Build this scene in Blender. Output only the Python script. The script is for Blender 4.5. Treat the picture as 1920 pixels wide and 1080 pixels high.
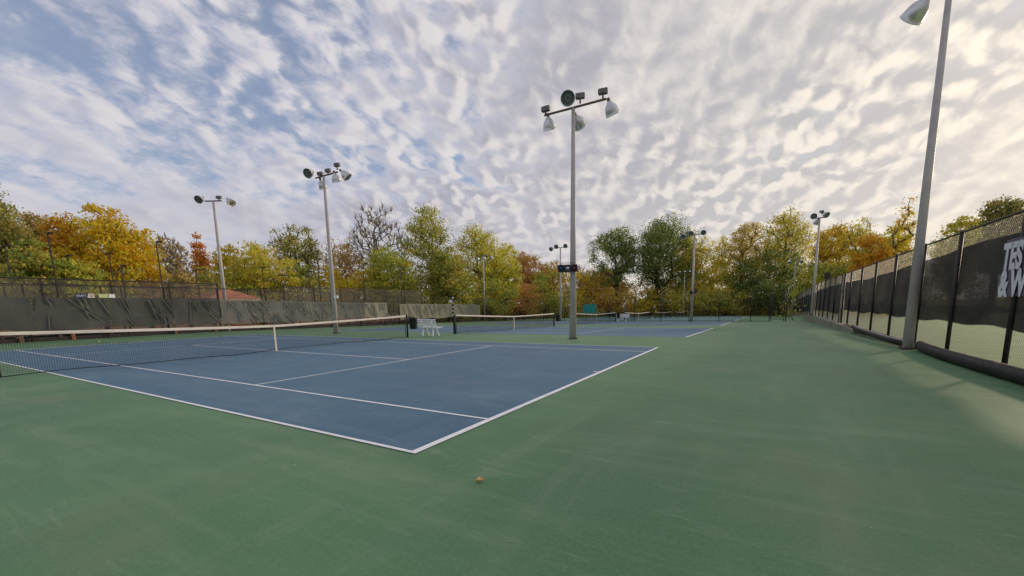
import bpy, math, random
import numpy as np
from mathutils import Matrix, Vector

# ------------------------------------------------------------------ clear, camera, light
for o in list(bpy.data.objects):
    bpy.data.objects.remove(o)
SC = bpy.context.scene
COL = SC.collection
rad = math.radians
RNG = np.random.default_rng(11)
random.seed(5)

def rot_axes(yaw, pitch, roll):
    f = np.array([math.sin(yaw) * math.cos(pitch), math.cos(yaw) * math.cos(pitch), math.sin(pitch)])
    r = np.array([math.cos(yaw), -math.sin(yaw), 0.0])
    u = np.cross(r, f)
    return math.cos(roll) * r + math.sin(roll) * u, -math.sin(roll) * r + math.cos(roll) * u, f

cam = bpy.data.cameras.new('camera')
cam.sensor_width = 36.0
cam.lens = 786.643 / 1920 * 36.0
cam.shift_y = (689.7225 - 540) / 1920
cam.clip_start = 0.05
cam.clip_end = 3000
camo = bpy.data.objects.new('camera', cam)
COL.objects.link(camo)
_r, _u, _f = rot_axes(-0.542977, -0.1467416, -0.0201695)
camo.matrix_world = Matrix(((_r[0], _u[0], -_f[0], 2.845), (_r[1], _u[1], -_f[1], -2.857),
                            (_r[2], _u[2], -_f[2], 1.4097), (0, 0, 0, 1)))
SC.camera = camo

SUN_EL, SUN_AZ = rad(12.6), math.atan2(0.507, 0.862)      # azimuth from +Y towards +X
SUN = Vector((math.sin(SUN_AZ) * math.cos(SUN_EL), math.cos(SUN_AZ) * math.cos(SUN_EL), math.sin(SUN_EL)))
sl = bpy.data.lights.new('sun', 'SUN')
sl.energy = 1.2
sl.angle = rad(3.0)
sl.color = (1.0, 0.80, 0.56)
slo = bpy.data.objects.new('sun', sl)
COL.objects.link(slo)
slo.rotation_euler = SUN.to_track_quat('Z', 'Y').to_euler()

SC.view_settings.view_transform = 'Standard'
SC.view_settings.look = 'None'
SC.view_settings.exposure = 0.56
SC.view_settings.gamma = 1.0
SC.view_settings.use_curve_mapping = False
SC.cycles.use_denoising = True
SC.cycles.transparent_max_bounces = 24
SC.cycles.max_bounces = 6

class NT:
    """small helper round a node tree"""
    def __init__(s, tree):
        s.t = tree; s.n = tree.nodes; s.l = tree.links
    def node(s, kind, **kw):
        n = s.n.new(kind)
        for k, v in kw.items():
            setattr(n, k, v)
        return n
    def set(s, sock, v):
        if hasattr(v, 'is_output') or isinstance(v, bpy.types.NodeSocket):
            s.l.new(v, sock)
        else:
            sock.default_value = v
    def math(s, op, a, b=0.0, c=None, clamp=False):
        n = s.node('ShaderNodeMath', operation=op, use_clamp=clamp)
        s.set(n.inputs[0], a); s.set(n.inputs[1], b)
        if c is not None: s.set(n.inputs[2], c)
        return n.outputs[0]
    def vmath(s, op, a, b=(0, 0, 0)):
        n = s.node('ShaderNodeVectorMath', operation=op)
        s.set(n.inputs[0], a); s.set(n.inputs[1], b)
        return n.outputs['Value'] if op in ('DOT_PRODUCT', 'LENGTH') else n.outputs[0]
    def noise(s, vec, scale, detail=4.0, rough=0.5, dist=0.0, dims='3D'):
        n = s.node('ShaderNodeTexNoise', noise_dimensions=dims)
        if vec is not None: s.l.new(vec, n.inputs['Vector'])
        n.inputs['Scale'].default_value = scale
        n.inputs['Detail'].default_value = detail
        n.inputs['Roughness'].default_value = rough
        n.inputs['Distortion'].default_value = dist
        return n.outputs['Fac']
    def ramp(s, fac, a, b, lo=0.0, hi=1.0, smooth=True):
        n = s.node('ShaderNodeMapRange', interpolation_type='SMOOTHSTEP' if smooth else 'LINEAR')
        s.set(n.inputs['Value'], fac)
        n.inputs['From Min'].default_value = a; n.inputs['From Max'].default_value = b
        n.inputs['To Min'].default_value = lo; n.inputs['To Max'].default_value = hi
        return n.outputs[0]
    def mix(s, fac, a, b, blend='MIX'):
        n = s.node('ShaderNodeMix', data_type='RGBA', blend_type=blend)
        s.set(n.inputs[0], fac)
        for sock, v in ((n.inputs[6], a), (n.inputs[7], b)):
            if isinstance(v, tuple): v = (v[0], v[1], v[2], 1.0)
            s.set(sock, v)
        return n.outputs[2]
    def mapping(s, vec, scale=(1, 1, 1), rot=(0, 0, 0), loc=(0, 0, 0)):
        n = s.node('ShaderNodeMapping')
        s.l.new(vec, n.inputs['Vector'])
        n.inputs['Scale'].default_value = scale
        n.inputs['Rotation'].default_value = rot
        n.inputs['Location'].default_value = loc
        return n.outputs[0]

def build_sky():
    w = bpy.data.worlds.new('World')
    SC.world = w
    w.use_nodes = True
    w.node_tree.nodes.clear()
    t = NT(w.node_tree)
    sky = t.node('ShaderNodeTexSky', sky_type='NISHITA', sun_disc=False)
    sky.sun_elevation = SUN_EL
    sky.sun_rotation = SUN_AZ
    sky.air_density = 1.0; sky.dust_density = 0.8; sky.ozone_density = 4.0
    bg1 = t.node('ShaderNodeBackground')
    t.l.new(sky.outputs[0], bg1.inputs['Color'])
    bg1.inputs['Strength'].default_value = 0.105
    d = t.vmath('NORMALIZE', t.node('ShaderNodeTexCoord').outputs['Generated'])
    sep = t.node('ShaderNodeSeparateXYZ'); t.l.new(d, sep.inputs[0])
    z = t.math('MAXIMUM', sep.outputs[2], 0.0)
    zi = t.math('ADD', z, 0.46)
    comb = t.node('ShaderNodeCombineXYZ')
    t.l.new(t.math('DIVIDE', sep.outputs[0], zi), comb.inputs[0])
    t.l.new(t.math('DIVIDE', sep.outputs[1], zi), comb.inputs[1])
    p = t.mapping(comb.outputs[0], rot=(0, 0, rad(-32)), scale=(2.1, 1.55, 1.0), loc=(3.4, 1.2, 0))
    warp = t.node('ShaderNodeTexNoise'); warp.inputs['Scale'].default_value = 5.0; warp.inputs['Detail'].default_value = 4
    t.l.new(p, warp.inputs['Vector'])
    wv = t.vmath('SCALE', t.vmath('SUBTRACT', warp.outputs['Color'], (.5, .5, .5)))
    wv.node.inputs['Scale'].default_value = 0.15
    pw = t.vmath('ADD', p, wv)
    a = SUN_AZ - rad(-32)
    toward = (math.sin(a) * .050, math.cos(a) * .050, 0)
    vary = t.ramp(t.noise(t.mapping(p, loc=(11, 5, 0)), 0.6, 2.0, 0.5), 0.36, 0.62, 0.18, 1.1)
    def soft(vec):
        v = t.node('ShaderNodeTexVoronoi', feature='SMOOTH_F1', voronoi_dimensions='2D')
        t.l.new(vec, v.inputs['Vector'])
        v.inputs['Scale'].default_value = 10.0; v.inputs['Smoothness'].default_value = 0.45
        cell = t.ramp(v.outputs['Distance'], 0.08, 0.70, 0.40, -0.40, False)
        n1 = t.math('SUBTRACT', t.noise(vec, 2.6, 3.0, 0.5), 0.5)
        n2 = t.math('SUBTRACT', t.noise(vec, 8.5, 3.0, 0.5), 0.5)
        return t.math('ADD', t.math('MULTIPLY', t.math('ADD', t.math('MULTIPLY', cell, 0.30), t.math('MULTIPLY', n2, 0.85)), vary), t.math('MULTIPLY', n1, 0.85))
    f1 = soft(pw)
    f2 = soft(t.vmath('ADD', pw, toward))
    ragged = t.math('SUBTRACT', t.noise(pw, 24.0, 4.0, 0.6), 0.5)
    low = t.math('SUBTRACT', t.noise(p, 0.60, 3.0, 0.5), 0.5)
    sund = t.math('MAXIMUM', t.vmath('DOT_PRODUCT', d, tuple(SUN)), 0.0)
    # cover: broken far from the sun, closed near the sun and towards the horizon
    cover = t.math('ADD', t.math('MULTIPLY', low, 0.65), t.math('ADD', f1, 0.52))
    cover = t.math('ADD', cover, t.math('MULTIPLY', ragged, 0.32))
    cover = t.math('ADD', cover, t.ramp(sund, 0.10, 1.0, 0.0, 0.40))
    cover = t.math('ADD', cover, t.ramp(z, 0.0, 0.36, 0.20, 0.0))
    dens = t.ramp(cover, 0.32, 0.58, 0.40, 1.0)
    thick = t.ramp(cover, 0.48, 0.86)
    lit = t.ramp(t.math('ADD', t.math('SUBTRACT', f1, f2), t.math('MULTIPLY', ragged, 0.16)), -0.12, 0.18)
    lit = t.math('ADD', t.math('MULTIPLY', t.math('SUBTRACT', lit, 0.45), t.ramp(z, 0.04, 0.36, 0.45, 1.0)), 0.45)
    base = t.mix(thick, (0.48, 0.495, 0.60), (0.345, 0.35, 0.43))
    col = t.mix(t.math('MULTIPLY', lit, 0.78), base, (0.75, 0.715, 0.72))
    g1 = t.math('POWER', sund, 2.2)
    g2 = t.math('POWER', sund, 22.0)
    col = t.mix(t.math('MULTIPLY', g1, 0.82, clamp=True), col, t.mix(lit, (0.61, 0.585, 0.565), (1.06, 0.96, 0.80)))
    glow = t.node('ShaderNodeMix', data_type='RGBA', blend_type='ADD')
    t.l.new(t.math('MULTIPLY', g2, 0.22), glow.inputs[0]); t.l.new(col, glow.inputs[6]); glow.inputs[7].default_value = (1.1, 0.82, 0.48, 1)
    col = glow.outputs[2]
    hz = t.ramp(z, 0.0, 0.17, 1.0, 0.0)
    col = t.mix(t.math('MULTIPLY', hz, 0.58), col, t.mix(g1, (0.55, 0.55, 0.59), (1.05, 0.90, 0.70)))
    bg2 = t.node('ShaderNodeBackground')
    t.l.new(col, bg2.inputs['Color'])
    bg2.inputs['Strength'].default_value = 0.70
    mx = t.node('ShaderNodeMixShader')
    t.l.new(t.math('MAXIMUM', dens, t.math('MULTIPLY', hz, 0.8)), mx.inputs[0])
    t.l.new(bg1.outputs[0], mx.inputs[1]); t.l.new(bg2.outputs[0], mx.inputs[2])
    out = t.node('ShaderNodeOutputWorld')
    t.l.new(mx.outputs[0], out.inputs['Surface'])
build_sky()

# ------------------------------------------------------------------ materials
MATS = {}
def mat(name, color, rough=0.6, metal=0.0, spec=0.4, build=None, alpha=None):
    if name in MATS: return MATS[name]
    m = bpy.data.materials.new(name); m.use_nodes = True
    t = NT(m.node_tree)
    b = t.n['Principled BSDF']
    b.inputs['Base Color'].default_value = (*color, 1)
    b.inputs['Roughness'].default_value = rough
    b.inputs['Metallic'].default_value = metal
    b.inputs['Specular IOR Level'].default_value = spec
    if build: build(t, b)
    MATS[name] = m
    return m

def grime(color, dark, scale=3.0, amount=0.6, rough=None):
    def f(t, b):
        v = t.node('ShaderNodeTexCoord').outputs['Object']
        n = t.noise(v, scale, 5.0, 0.62)
        c = t.mix(t.math('MULTIPLY', t.ramp(n, 0.35, 0.7), amount), color, dark)
        t.l.new(c, b.inputs['Base Color'])
    return f

def paint(light, main, dark, warm, rough=0.62):
    """acrylic court paint: broad wear, streaks, fine grit"""
    def f(t, b):
        v = t.node('ShaderNodeTexCoord').outputs['Object']
        broad = t.noise(v, 0.22, 4.0, 0.6, 0.6)
        st = t.noise(t.mapping(v, scale=(0.25, 1.6, 1), rot=(0, 0, rad(24))), 0.9, 6.0, 0.66, 0.8)
        st2 = t.noise(t.mapping(v, scale=(2.2, 0.3, 1), rot=(0, 0, rad(-12))), 0.8, 6.0, 0.66, 0.5)
        grit = t.noise(v, 150.0, 2.0, 0.8)
        grain = t.noise(v, 34.0, 5.0, 0.75)
        mid = t.noise(v, 2.2, 6.0, 0.72)
        wisp = t.noise(t.mapping(v, scale=(0.5, 3.4, 1), rot=(0, 0, rad(38)), loc=(7, 2, 0)), 1.3, 8.0, 0.72, 1.2)
        c = t.mix(t.ramp(broad, 0.33, 0.70), dark, main)
        c = t.mix(t.math('MULTIPLY', t.ramp(st, 0.44, 0.72), 0.62), c, light)
        c = t.mix(t.math('MULTIPLY', t.ramp(st2, 0.48, 0.78), 0.40), c, light)
        c = t.mix(t.math('MULTIPLY', t.ramp(wisp, 0.53, 0.71), 0.52), c, light)
        c = t.mix(t.math('MULTIPLY', t.ramp(t.noise(t.mapping(v, loc=(4, 9, 0)), 0.45, 3.0, 0.6), 0.54, 0.75), 0.45), c, warm)
        c = t.mix(t.math('MULTIPLY', t.ramp(mid, 0.40, 0.72), 0.38), c, dark)
        c = t.mix(t.math('MULTIPLY', t.ramp(grain, 0.42, 0.72), 0.36), c, light)
        c = t.mix(0.42, c, t.mix(grit, (0, 0, 0), (1, 1, 1)), 'OVERLAY')
        t.l.new(c, b.inputs['Base Color'])
        t.l.new(t.ramp(st, 0.3, 0.8, rough - 0.06, rough + 0.12), b.inputs['Roughness'])
        bp = t.node('ShaderNodeBump'); bp.inputs['Strength'].default_value = 0.25; bp.inputs['Distance'].default_value = 0.004
        t.l.new(grit, bp.inputs['Height']); t.l.new(bp.outputs[0], b.inputs['Normal'])
    return f

M_GREEN = mat('green_court_paint', (0.09, 0.18, 0.1), 0.62, spec=0.35,
              build=paint((0.225, 0.320, 0.190), (0.112, 0.246, 0.108), (0.078, 0.188, 0.084), (0.215, 0.225, 0.120)))
M_BLUE = mat('blue_court_paint', (0.05, 0.1, 0.2), 0.6, spec=0.35,
             build=paint((0.180, 0.262, 0.315), (0.070, 0.166, 0.252), (0.052, 0.134, 0.220), (0.140, 0.170, 0.215)))
M_LINE = mat('white_line_paint', (0.8, 0.8, 0.8), 0.6, build=grime((0.95, 0.95, 0.95), (0.60, 0.62, 0.62), 7.0, 0.40))
M_LITTER = mat('leaf_litter', (0.1, 0.08, 0.04), 0.9, build=grime((0.13, 0.10, 0.045), (0.05, 0.06, 0.02), 0.8, 1.0))
M_GRASS = mat('dry_grass', (0.3, 0.3, 0.16), 0.9, build=grime((0.42, 0.52, 0.26), (0.32, 0.42, 0.19), 2.0, 1.0))
M_CONC = mat('weathered_concrete', (0.3, 0.29, 0.25), 0.85, build=grime((0.31, 0.29, 0.23), (0.13, 0.13, 0.085), 2.2, 0.9))
M_POLE = mat('pale_painted_steel', (0.45, 0.43, 0.42), 0.5, spec=0.4, build=grime((0.52, 0.475, 0.45), (0.37, 0.335, 0.32), 1.4, 0.7))
M_RUST = mat('rusty_steel', (0.2, 0.1, 0.06), 0.7, build=grime((0.20, 0.12, 0.085), (0.10, 0.065, 0.05), 7.0, 0.8))
M_ALU = mat('spun_aluminium', (0.62, 0.62, 0.62), 0.38, metal=0.75, build=grime((0.68, 0.68, 0.67), (0.42, 0.42, 0.40), 5.0, 0.6))
M_INNER = mat('dull_reflector', (0.15, 0.175, 0.16), 0.45, metal=0.2)
M_BALLAST = mat('ballast_casting', (0.16, 0.16, 0.15), 0.55, build=grime((0.20, 0.195, 0.18), (0.10, 0.09, 0.08), 9.0, 0.8))
M_LENS = mat('dark_glass', (0.085, 0.105, 0.095), 0.4, spec=0.5)
M_BLACK = mat('black_vinyl_steel', (0.018, 0.017, 0.018), 0.5, build=grime((0.016, 0.015, 0.017), (0.04, 0.035, 0.03), 4.0, 0.7))
M_WIREB = mat('black_wire', (0.02, 0.02, 0.02), 0.5)
M_WIRET = mat('galvanised_wire', (0.34, 0.31, 0.25), 0.5, metal=0.2)
M_NET = mat('black_net_cord', (0.012, 0.014, 0.016), 0.8)
M_TAPE = mat('off_white_canvas', (0.74, 0.70, 0.63), 0.8, build=grime((0.78, 0.74, 0.67), (0.60, 0.55, 0.47), 3.0, 0.7))
M_WHITE = mat('white_plastic', (0.8, 0.8, 0.8), 0.4, build=grime((0.82, 0.82, 0.82), (0.62, 0.62, 0.62), 8.0, 0.4))
M_PIPE = mat('black_rubber', (0.022, 0.02, 0.023), 0.6, spec=0.25, build=grime((0.014, 0.013, 0.015), (0.045, 0.04, 0.041), 5.0, 0.6))
M_PIPETOP = mat('pale_foam', (0.25, 0.22, 0.23), 0.8, build=grime((0.26, 0.23, 0.24), (0.14, 0.12, 0.12), 4.0, 0.8))
M_WOOD = mat('weathered_boards', (0.22, 0.13, 0.08), 0.8, build=grime((0.25, 0.15, 0.10), (0.11, 0.07, 0.05), 6.0, 0.8))
M_WOODP = mat('pink_grey_boards', (0.3, 0.22, 0.19), 0.8, build=grime((0.33, 0.24, 0.20), (0.19, 0.13, 0.11), 6.0, 0.8))
M_DARKWOOD = mat('dark_stained_boards', (0.05, 0.04, 0.035), 0.8)
M_BRICK = mat('orange_brick', (0.4, 0.16, 0.08), 0.85, build=grime((0.42, 0.17, 0.09), (0.26, 0.10, 0.06), 5.0, 0.8))
M_ROOF = mat('red_brown_shingle', (0.3, 0.13, 0.08), 0.85, build=grime((0.47, 0.20, 0.12), (0.34, 0.14, 0.085), 5.0, 0.8))
M_TRIM = mat('cream_trim', (0.68, 0.65, 0.56), 0.6)
M_GLASS = mat('window_glass', (0.05, 0.06, 0.07), 0.1, spec=0.6)
M_TEAL = mat('teal_fabric', (0.01, 0.28, 0.24), 0.7, build=grime((0.01, 0.33, 0.27), (0.02, 0.22, 0.20), 2.0, 0.8))
M_RED = mat('red_plastic', (0.35, 0.02, 0.03), 0.5)
M_NAVY = mat('navy_print', (0.03, 0.04, 0.13), 0.5)
M_CREAM = mat('cream_print', (0.72, 0.62, 0.54), 0.5)
M_PALEGREEN = mat('pale_green_print', (0.55, 0.62, 0.32), 0.5)
M_BLUELENS = mat('blue_lens', (0.005, 0.06, 0.13), 0.15, spec=0.6)
M_CLEARLENS = mat('clear_lens', (0.42, 0.48, 0.55), 0.12, metal=0.6)
M_REDLENS = mat('red_lens', (0.10, 0.006, 0.02), 0.15, spec=0.6)
M_BALL = mat('yellow_felt', (0.55, 0.85, 0.05), 0.9)
M_LEAFDRY = mat('dry_leaf', (0.62, 0.30, 0.09), 0.7, build=grime((0.85, 0.50, 0.20), (0.50, 0.20, 0.05), 14.0, 0.9))
M_BANNER = mat('banner_vinyl', (0.13, 0.11, 0.16), 0.6, build=grime((0.135, 0.115, 0.165), (0.10, 0.085, 0.12), 5.0, 0.8))
M_LETTER = mat('banner_lettering', (0.62, 0.60, 0.66), 0.6, build=grime((0.74, 0.73, 0.80), (0.58, 0.56, 0.63), 9.0, 0.8))

def see_through(name, c1, c2, opacity, scale, rough=0.8, trans=0.25, crease=0.0):
    """knitted shade cloth: worn colour, a weave that lets some light through"""
    m = bpy.data.materials.new(name); m.use_nodes = True
    t = NT(m.node_tree)
    b = t.n['Principled BSDF']; out = t.n['Material Output']
    v = t.node('ShaderNodeTexCoord').outputs['Object']
    n = t.noise(v, scale, 3.0, 0.55)
    weave = t.noise(t.mapping(v, scale=(1, 1, 3)), 34.0, 2.0, 0.6)
    c = t.mix(t.ramp(n, 0.3, 0.72), c1, c2)
    if crease:
        at = t.node('ShaderNodeAttribute'); at.attribute_name = 'crease_wear_light'
        c = t.mix(t.math('MULTIPLY', at.outputs['Fac'], 0.6), c, tuple(min(.62, q * 2.0 + .10) for q in c2))  # worn-pale creases, also painted in for the folds' weak shading
    c = t.mix(0.12, c, t.mix(weave, (0, 0, 0), (1, 1, 1)), 'OVERLAY')
    t.l.new(c, b.inputs['Base Color'])
    b.inputs['Roughness'].default_value = rough
    b.inputs['Specular IOR Level'].default_value = 0.25
    tl = t.node('ShaderNodeBsdfTranslucent'); t.l.new(c, tl.inputs['Color'])
    m1 = t.node('ShaderNodeMixShader'); m1.inputs[0].default_value = trans
    t.l.new(b.outputs[0], m1.inputs[1]); t.l.new(tl.outputs[0], m1.inputs[2])
    tr = t.node('ShaderNodeBsdfTransparent')
    m2 = t.node('ShaderNodeMixShader')
    t.l.new(t.ramp(t.noise(v, scale * 0.6, 3.0, 0.5), 0.3, 0.7, opacity - 0.05, opacity + 0.05), m2.inputs[0])
    t.l.new(tr.outputs[0], m2.inputs[1]); t.l.new(m1.outputs[0], m2.inputs[2])
    t.l.new(m2.outputs[0], out.inputs['Surface'])
    MATS[name] = m
    return m
M_SCREENB = see_through('black_shade_cloth', (0.028, 0.026, 0.026), (0.050, 0.046, 0.045), 0.93, 1.2, trans=0.02)
M_HEM = see_through('worn_black_hem', (0.045, 0.043, 0.040), (0.085, 0.080, 0.072), 0.55, 3.0, trans=0.1)
M_TARP = [see_through('worn_green_tarp', (0.078, 0.090, 0.083), (0.110, 0.122, 0.113), 0.90, 0.5, crease=1),
          see_through('faded_green_tarp', (0.19, 0.198, 0.18), (0.25, 0.255, 0.228), 0.80, 0.5, crease=1),
          see_through('bleached_tarp', (0.34, 0.325, 0.25), (0.43, 0.405, 0.31), 0.86, 0.5, crease=1)]
M_CAGE = see_through('fine_cage_mesh', (0.14, 0.12, 0.10), (0.22, 0.19, 0.15), 0.42, 2.0, trans=0.3)

def leaf_material():
    m = bpy.data.materials.new('autumn_leaves'); m.use_nodes = True
    t = NT(m.node_tree); t.n.clear()
    a = t.node('ShaderNodeAttribute'); a.attribute_name = 'leaf_colour'
    df = t.node('ShaderNodeBsdfDiffuse'); tl = t.node('ShaderNodeBsdfTranslucent')
    t.l.new(a.outputs['Color'], df.inputs['Color']); t.l.new(a.outputs['Color'], tl.inputs['Color'])
    mx = t.node('ShaderNodeMixShader'); mx.inputs[0].default_value = 0.5
    t.l.new(df.outputs[0], mx.inputs[1]); t.l.new(tl.outputs[0], mx.inputs[2])
    out = t.node('ShaderNodeOutputMaterial'); t.l.new(mx.outputs[0], out.inputs['Surface'])
    return m
M_LEAF = leaf_material()
M_BARK = mat('grey_brown_bark', (0.13, 0.105, 0.085), 0.9, build=grime((0.15, 0.125, 0.105), (0.06, 0.05, 0.04), 3.0, 0.9))
M_BARKP = mat('pale_bark', (0.3, 0.26, 0.22), 0.9, build=grime((0.32, 0.28, 0.24), (0.15, 0.12, 0.10), 3.0, 0.8))
M_BARKD = mat('dark_bark', (0.05, 0.043, 0.035), 0.9, build=grime((0.06, 0.05, 0.04), (0.025, 0.025, 0.018), 3.0, 0.9))

# ------------------------------------------------------------------ mesh helpers
def fast_mesh(name, V, quads=None, tris=None, smooth=False):
    me = bpy.data.meshes.new(name)
    V = np.asarray(V, dtype=np.float32)
    loops, starts, pos = [], [], 0
    for F, k in ((quads, 4), (tris, 3)):
        if F is not None and len(F):
            F = np.asarray(F, dtype=np.int32)
            loops.append(F.ravel()); starts.append(pos + np.arange(len(F), dtype=np.int32) * k); pos += F.size
    L = np.concatenate(loops); S = np.concatenate(starts)
    me.vertices.add(len(V)); me.vertices.foreach_set('co', V.ravel())
    me.loops.add(len(L)); me.loops.foreach_set('vertex_index', L)
    me.polygons.add(len(S)); me.polygons.foreach_set('loop_start', S.astype(np.int32))
    if smooth:
        me.polygons.foreach_set('use_smooth', np.ones(len(S), dtype=bool))
    me.update(calc_edges=True)
    return me

class MB:
    def __init__(s): s.v = []; s.f = []
    def add(s, V, F):
        b = len(s.v); s.v.extend([tuple(map(float, p)) for p in V]); s.f.extend([tuple(i + b for i in q) for q in F]); return s
    def box(s, c, size, rz=0.0, rx=0.0, bevel=0.0):
        hx, hy, hz = size[0] / 2, size[1] / 2, size[2] / 2
        R = Matrix.Rotation(rz, 3, 'Z') @ Matrix.Rotation(rx, 3, 'X')
        b = min(bevel, hx * .9, hy * .9, hz * .9)
        if b <= 0:
            V = [(x, y, z) for z in (-hz, hz) for x, y in ((-hx, -hy), (hx, -hy), (hx, hy), (-hx, hy))]
            F = [(3, 2, 1, 0), (4, 5, 6, 7), (0, 1, 5, 4), (1, 2, 6, 5), (2, 3, 7, 6), (3, 0, 4, 7)]
        else:
            oct_ = lambda dx, dy: [(-dx + b, -dy), (dx - b, -dy), (dx, -dy + b), (dx, dy - b), (dx - b, dy), (-dx + b, dy), (-dx, dy - b), (-dx, -dy + b)]
            V = [(x, y, z) for z, i in ((-hz, b), (-hz + b, 0), (hz - b, 0), (hz, b)) for x, y in oct_(hx - i * .6, hy - i * .6)]
            F = [tuple(range(7, -1, -1)), tuple(range(24, 32))]
            for r in range(3):
                for k in range(8):
                    F.append((r * 8 + k, r * 8 + (k + 1) % 8, r * 8 + 8 + (k + 1) % 8, r * 8 + 8 + k))
        return s.add([R @ Vector(p) + Vector(c) for p in V], F)
    def tube(s, pts, r, n=8, cap=True):
        pts = [Vector(p) for p in pts]
        if not hasattr(r, '__len__'): r = [r] * len(pts)
        V, F = [], []
        up = Vector((0, 0, 1)); prev = None
        for i, p in enumerate(pts):
            d = (pts[min(i + 1, len(pts) - 1)] - pts[max(i - 1, 0)]).normalized()
            if prev is None:
                a = d.cross(up)
                if a.length < 1e-3: a = d.cross(Vector((1, 0, 0)))
            else:
                a = prev - d * prev.dot(d)
            a.normalize(); prev = a; b = d.cross(a)
            for k in range(n):
                th = 2 * math.pi * k / n
                V.append(p + (a * math.cos(th) + b * math.sin(th)) * r[i])
        for i in range(len(pts) - 1):
            for k in range(n):
                F.append((i * n + k, i * n + (k + 1) % n, (i + 1) * n + (k + 1) % n, (i + 1) * n + k))
        if cap:
            F.append(tuple(range(n - 1, -1, -1))); m = (len(pts) - 1) * n; F.append(tuple(range(m, m + n)))
        return s.add(V, F)
    def lathe(s, prof, n=20, origin=(0, 0, 0), axis=(0, 0, 1)):
        """profile of (radius, height along axis)"""
        q = Vector(axis).to_track_quat('Z', 'Y'); o = Vector(origin)
        V, F = [], []
        for r, h in prof:
            for k in range(n):
                th = 2 * math.pi * k / n
                V.append(o + q @ Vector((r * math.cos(th), r * math.sin(th), h)))
        for i in range(len(prof) - 1):
            for k in range(n):
                F.append((i * n + k, i * n + (k + 1) % n, (i + 1) * n + (k + 1) % n, (i + 1) * n + k))
        return s.add(V, F)
    def sheet(s, grid):
        """grid[i][j] of points"""
        b = len(s.v); n = len(grid[0])
        for row in grid: s.v.extend([tuple(map(float, p)) for p in row])
        for i in range(len(grid) - 1):
            for j in range(n - 1):
                s.f.append((b + i * n + j, b + i * n + j + 1, b + (i + 1) * n + j + 1, b + (i + 1) * n + j))
        return s
    def prism(s, poly, depth, place):
        """flat polygon (x, z) pushed by depth; place maps (x, d, z) to a point"""
        n = len(poly)
        V = [place(x, 0, z) for x, z in poly] + [place(x, depth, z) for x, z in poly]
        F = [tuple(range(n)), tuple(range(2 * n - 1, n - 1, -1))]
        for k in range(n): F.append((k, n + k, n + (k + 1) % n, (k + 1) % n))
        return s.add(V, F)
    def build(s, name, material, parent=None, smooth=False, label=None, loc=None):
        me = bpy.data.meshes.new(name)
        me.from_pydata(s.v, [], s.f)
        if smooth:
            me.polygons.foreach_set('use_smooth', [len(p.vertices) == 4 for p in me.polygons])
        me.materials.append(material); me.update()
        o = bpy.data.objects.new(name, me); COL.objects.link(o)
        if parent is not None: o.parent = parent
        if loc is not None: o.location = loc
        if label: o['label'] = label
        return o

def link_mesh(name, me, material, parent=None, kind=None):
    me.materials.append(material)
    o = bpy.data.objects.new(name, me); COL.objects.link(o)
    if parent is not None: o.parent = parent
    if kind: o['kind'] = kind
    return o

def thing(name, label, cat, loc=(0, 0, 0), rz=0.0, group=None):
    o = bpy.data.objects.new(name, None); COL.objects.link(o)
    o.location = loc; o.rotation_euler = (0, 0, rz)
    o['label'] = label; o['category'] = cat
    if group: o['group'] = group
    return o

def tag(o, label, cat, group=None):
    o['label'] = label; o['category'] = cat
    if group: o['group'] = group
    return o

def copy_tree(o, parent=None):
    c = o.copy(); COL.objects.link(c)
    if parent is not None: c.parent = parent
    for ch in list(o.children): copy_tree(ch, c)
    return c

def strands(P0, P1, r0, r1=None, n=3):
    """many straight thin prisms at once -> V, quads"""
    P0 = np.asarray(P0, float); P1 = np.asarray(P1, float)
    N = len(P0)
    r0 = np.broadcast_to(np.asarray(r0, float), (N,)); r1 = r0 if r1 is None else np.broadcast_to(np.asarray(r1, float), (N,))
    d = P1 - P0; d /= np.maximum(np.linalg.norm(d, axis=1, keepdims=True), 1e-9)
    ref = np.where(np.abs(d[:, 2:3]) > 0.9, np.array([[1.0, 0, 0]]), np.array([[0, 0, 1.0]]))
    a = np.cross(d, ref); a /= np.linalg.norm(a, axis=1, keepdims=True)
    b = np.cross(d, a)
    V = np.empty((N, 2 * n, 3))
    for k in range(n):
        th = 2 * math.pi * k / n + 0.4
        o = a * math.cos(th) + b * math.sin(th)
        V[:, k] = P0 + o * r0[:, None]; V[:, n + k] = P1 + o * r1[:, None]
    idx = np.array([[k, (k + 1) % n, n + (k + 1) % n, n + k] for k in range(n)])
    F = (np.arange(N)[:, None, None] * 2 * n + idx[None]).reshape(-1, 4)
    return V.reshape(-1, 3), F

def gz(y):
    """the courts lie level, then fall away gently"""
    return -0.019 * max(0.0, y - 12.0)

# ------------------------------------------------------------------ ground, courts, walls
YB = [-60, 12, 60, 130, 260, 900]
def ground_sheet(name, x0, x1, ys, dz, material):
    m = MB()
    m.sheet([[(x0, y, gz(min(y, 130)) + dz), (x1, y, gz(min(y, 130)) + dz)] for y in ys])
    o = m.build(name, material); o['kind'] = 'structure'
    return o
o = ground_sheet('ground', -900, 900, [-400, 12, 60, 130, 900], -0.09, M_LITTER)
o['label'] = 'brown leaf-strewn woodland ground round the courts'
o = ground_sheet('court_apron', -30.9, 6.62, [-14, 12, 46, 98.4], 0.0, M_GREEN)
o['label'] = 'worn green hard court surface round and between the blue courts'
m = MB()
m.sheet([[(6.95, -14, -.02), (9, -14, 0.02), (60, -14, 0.6)], [(6.95, 22, -.02), (9, 22, 0.02), (60, 22, 0.5)],
         [(6.95, 44, -.06), (9, 44, -.02), (60, 44, .2)], [(6.95, 99, -1.45), (9, 99, -1.4), (60, 99, -1.2)]])
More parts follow.
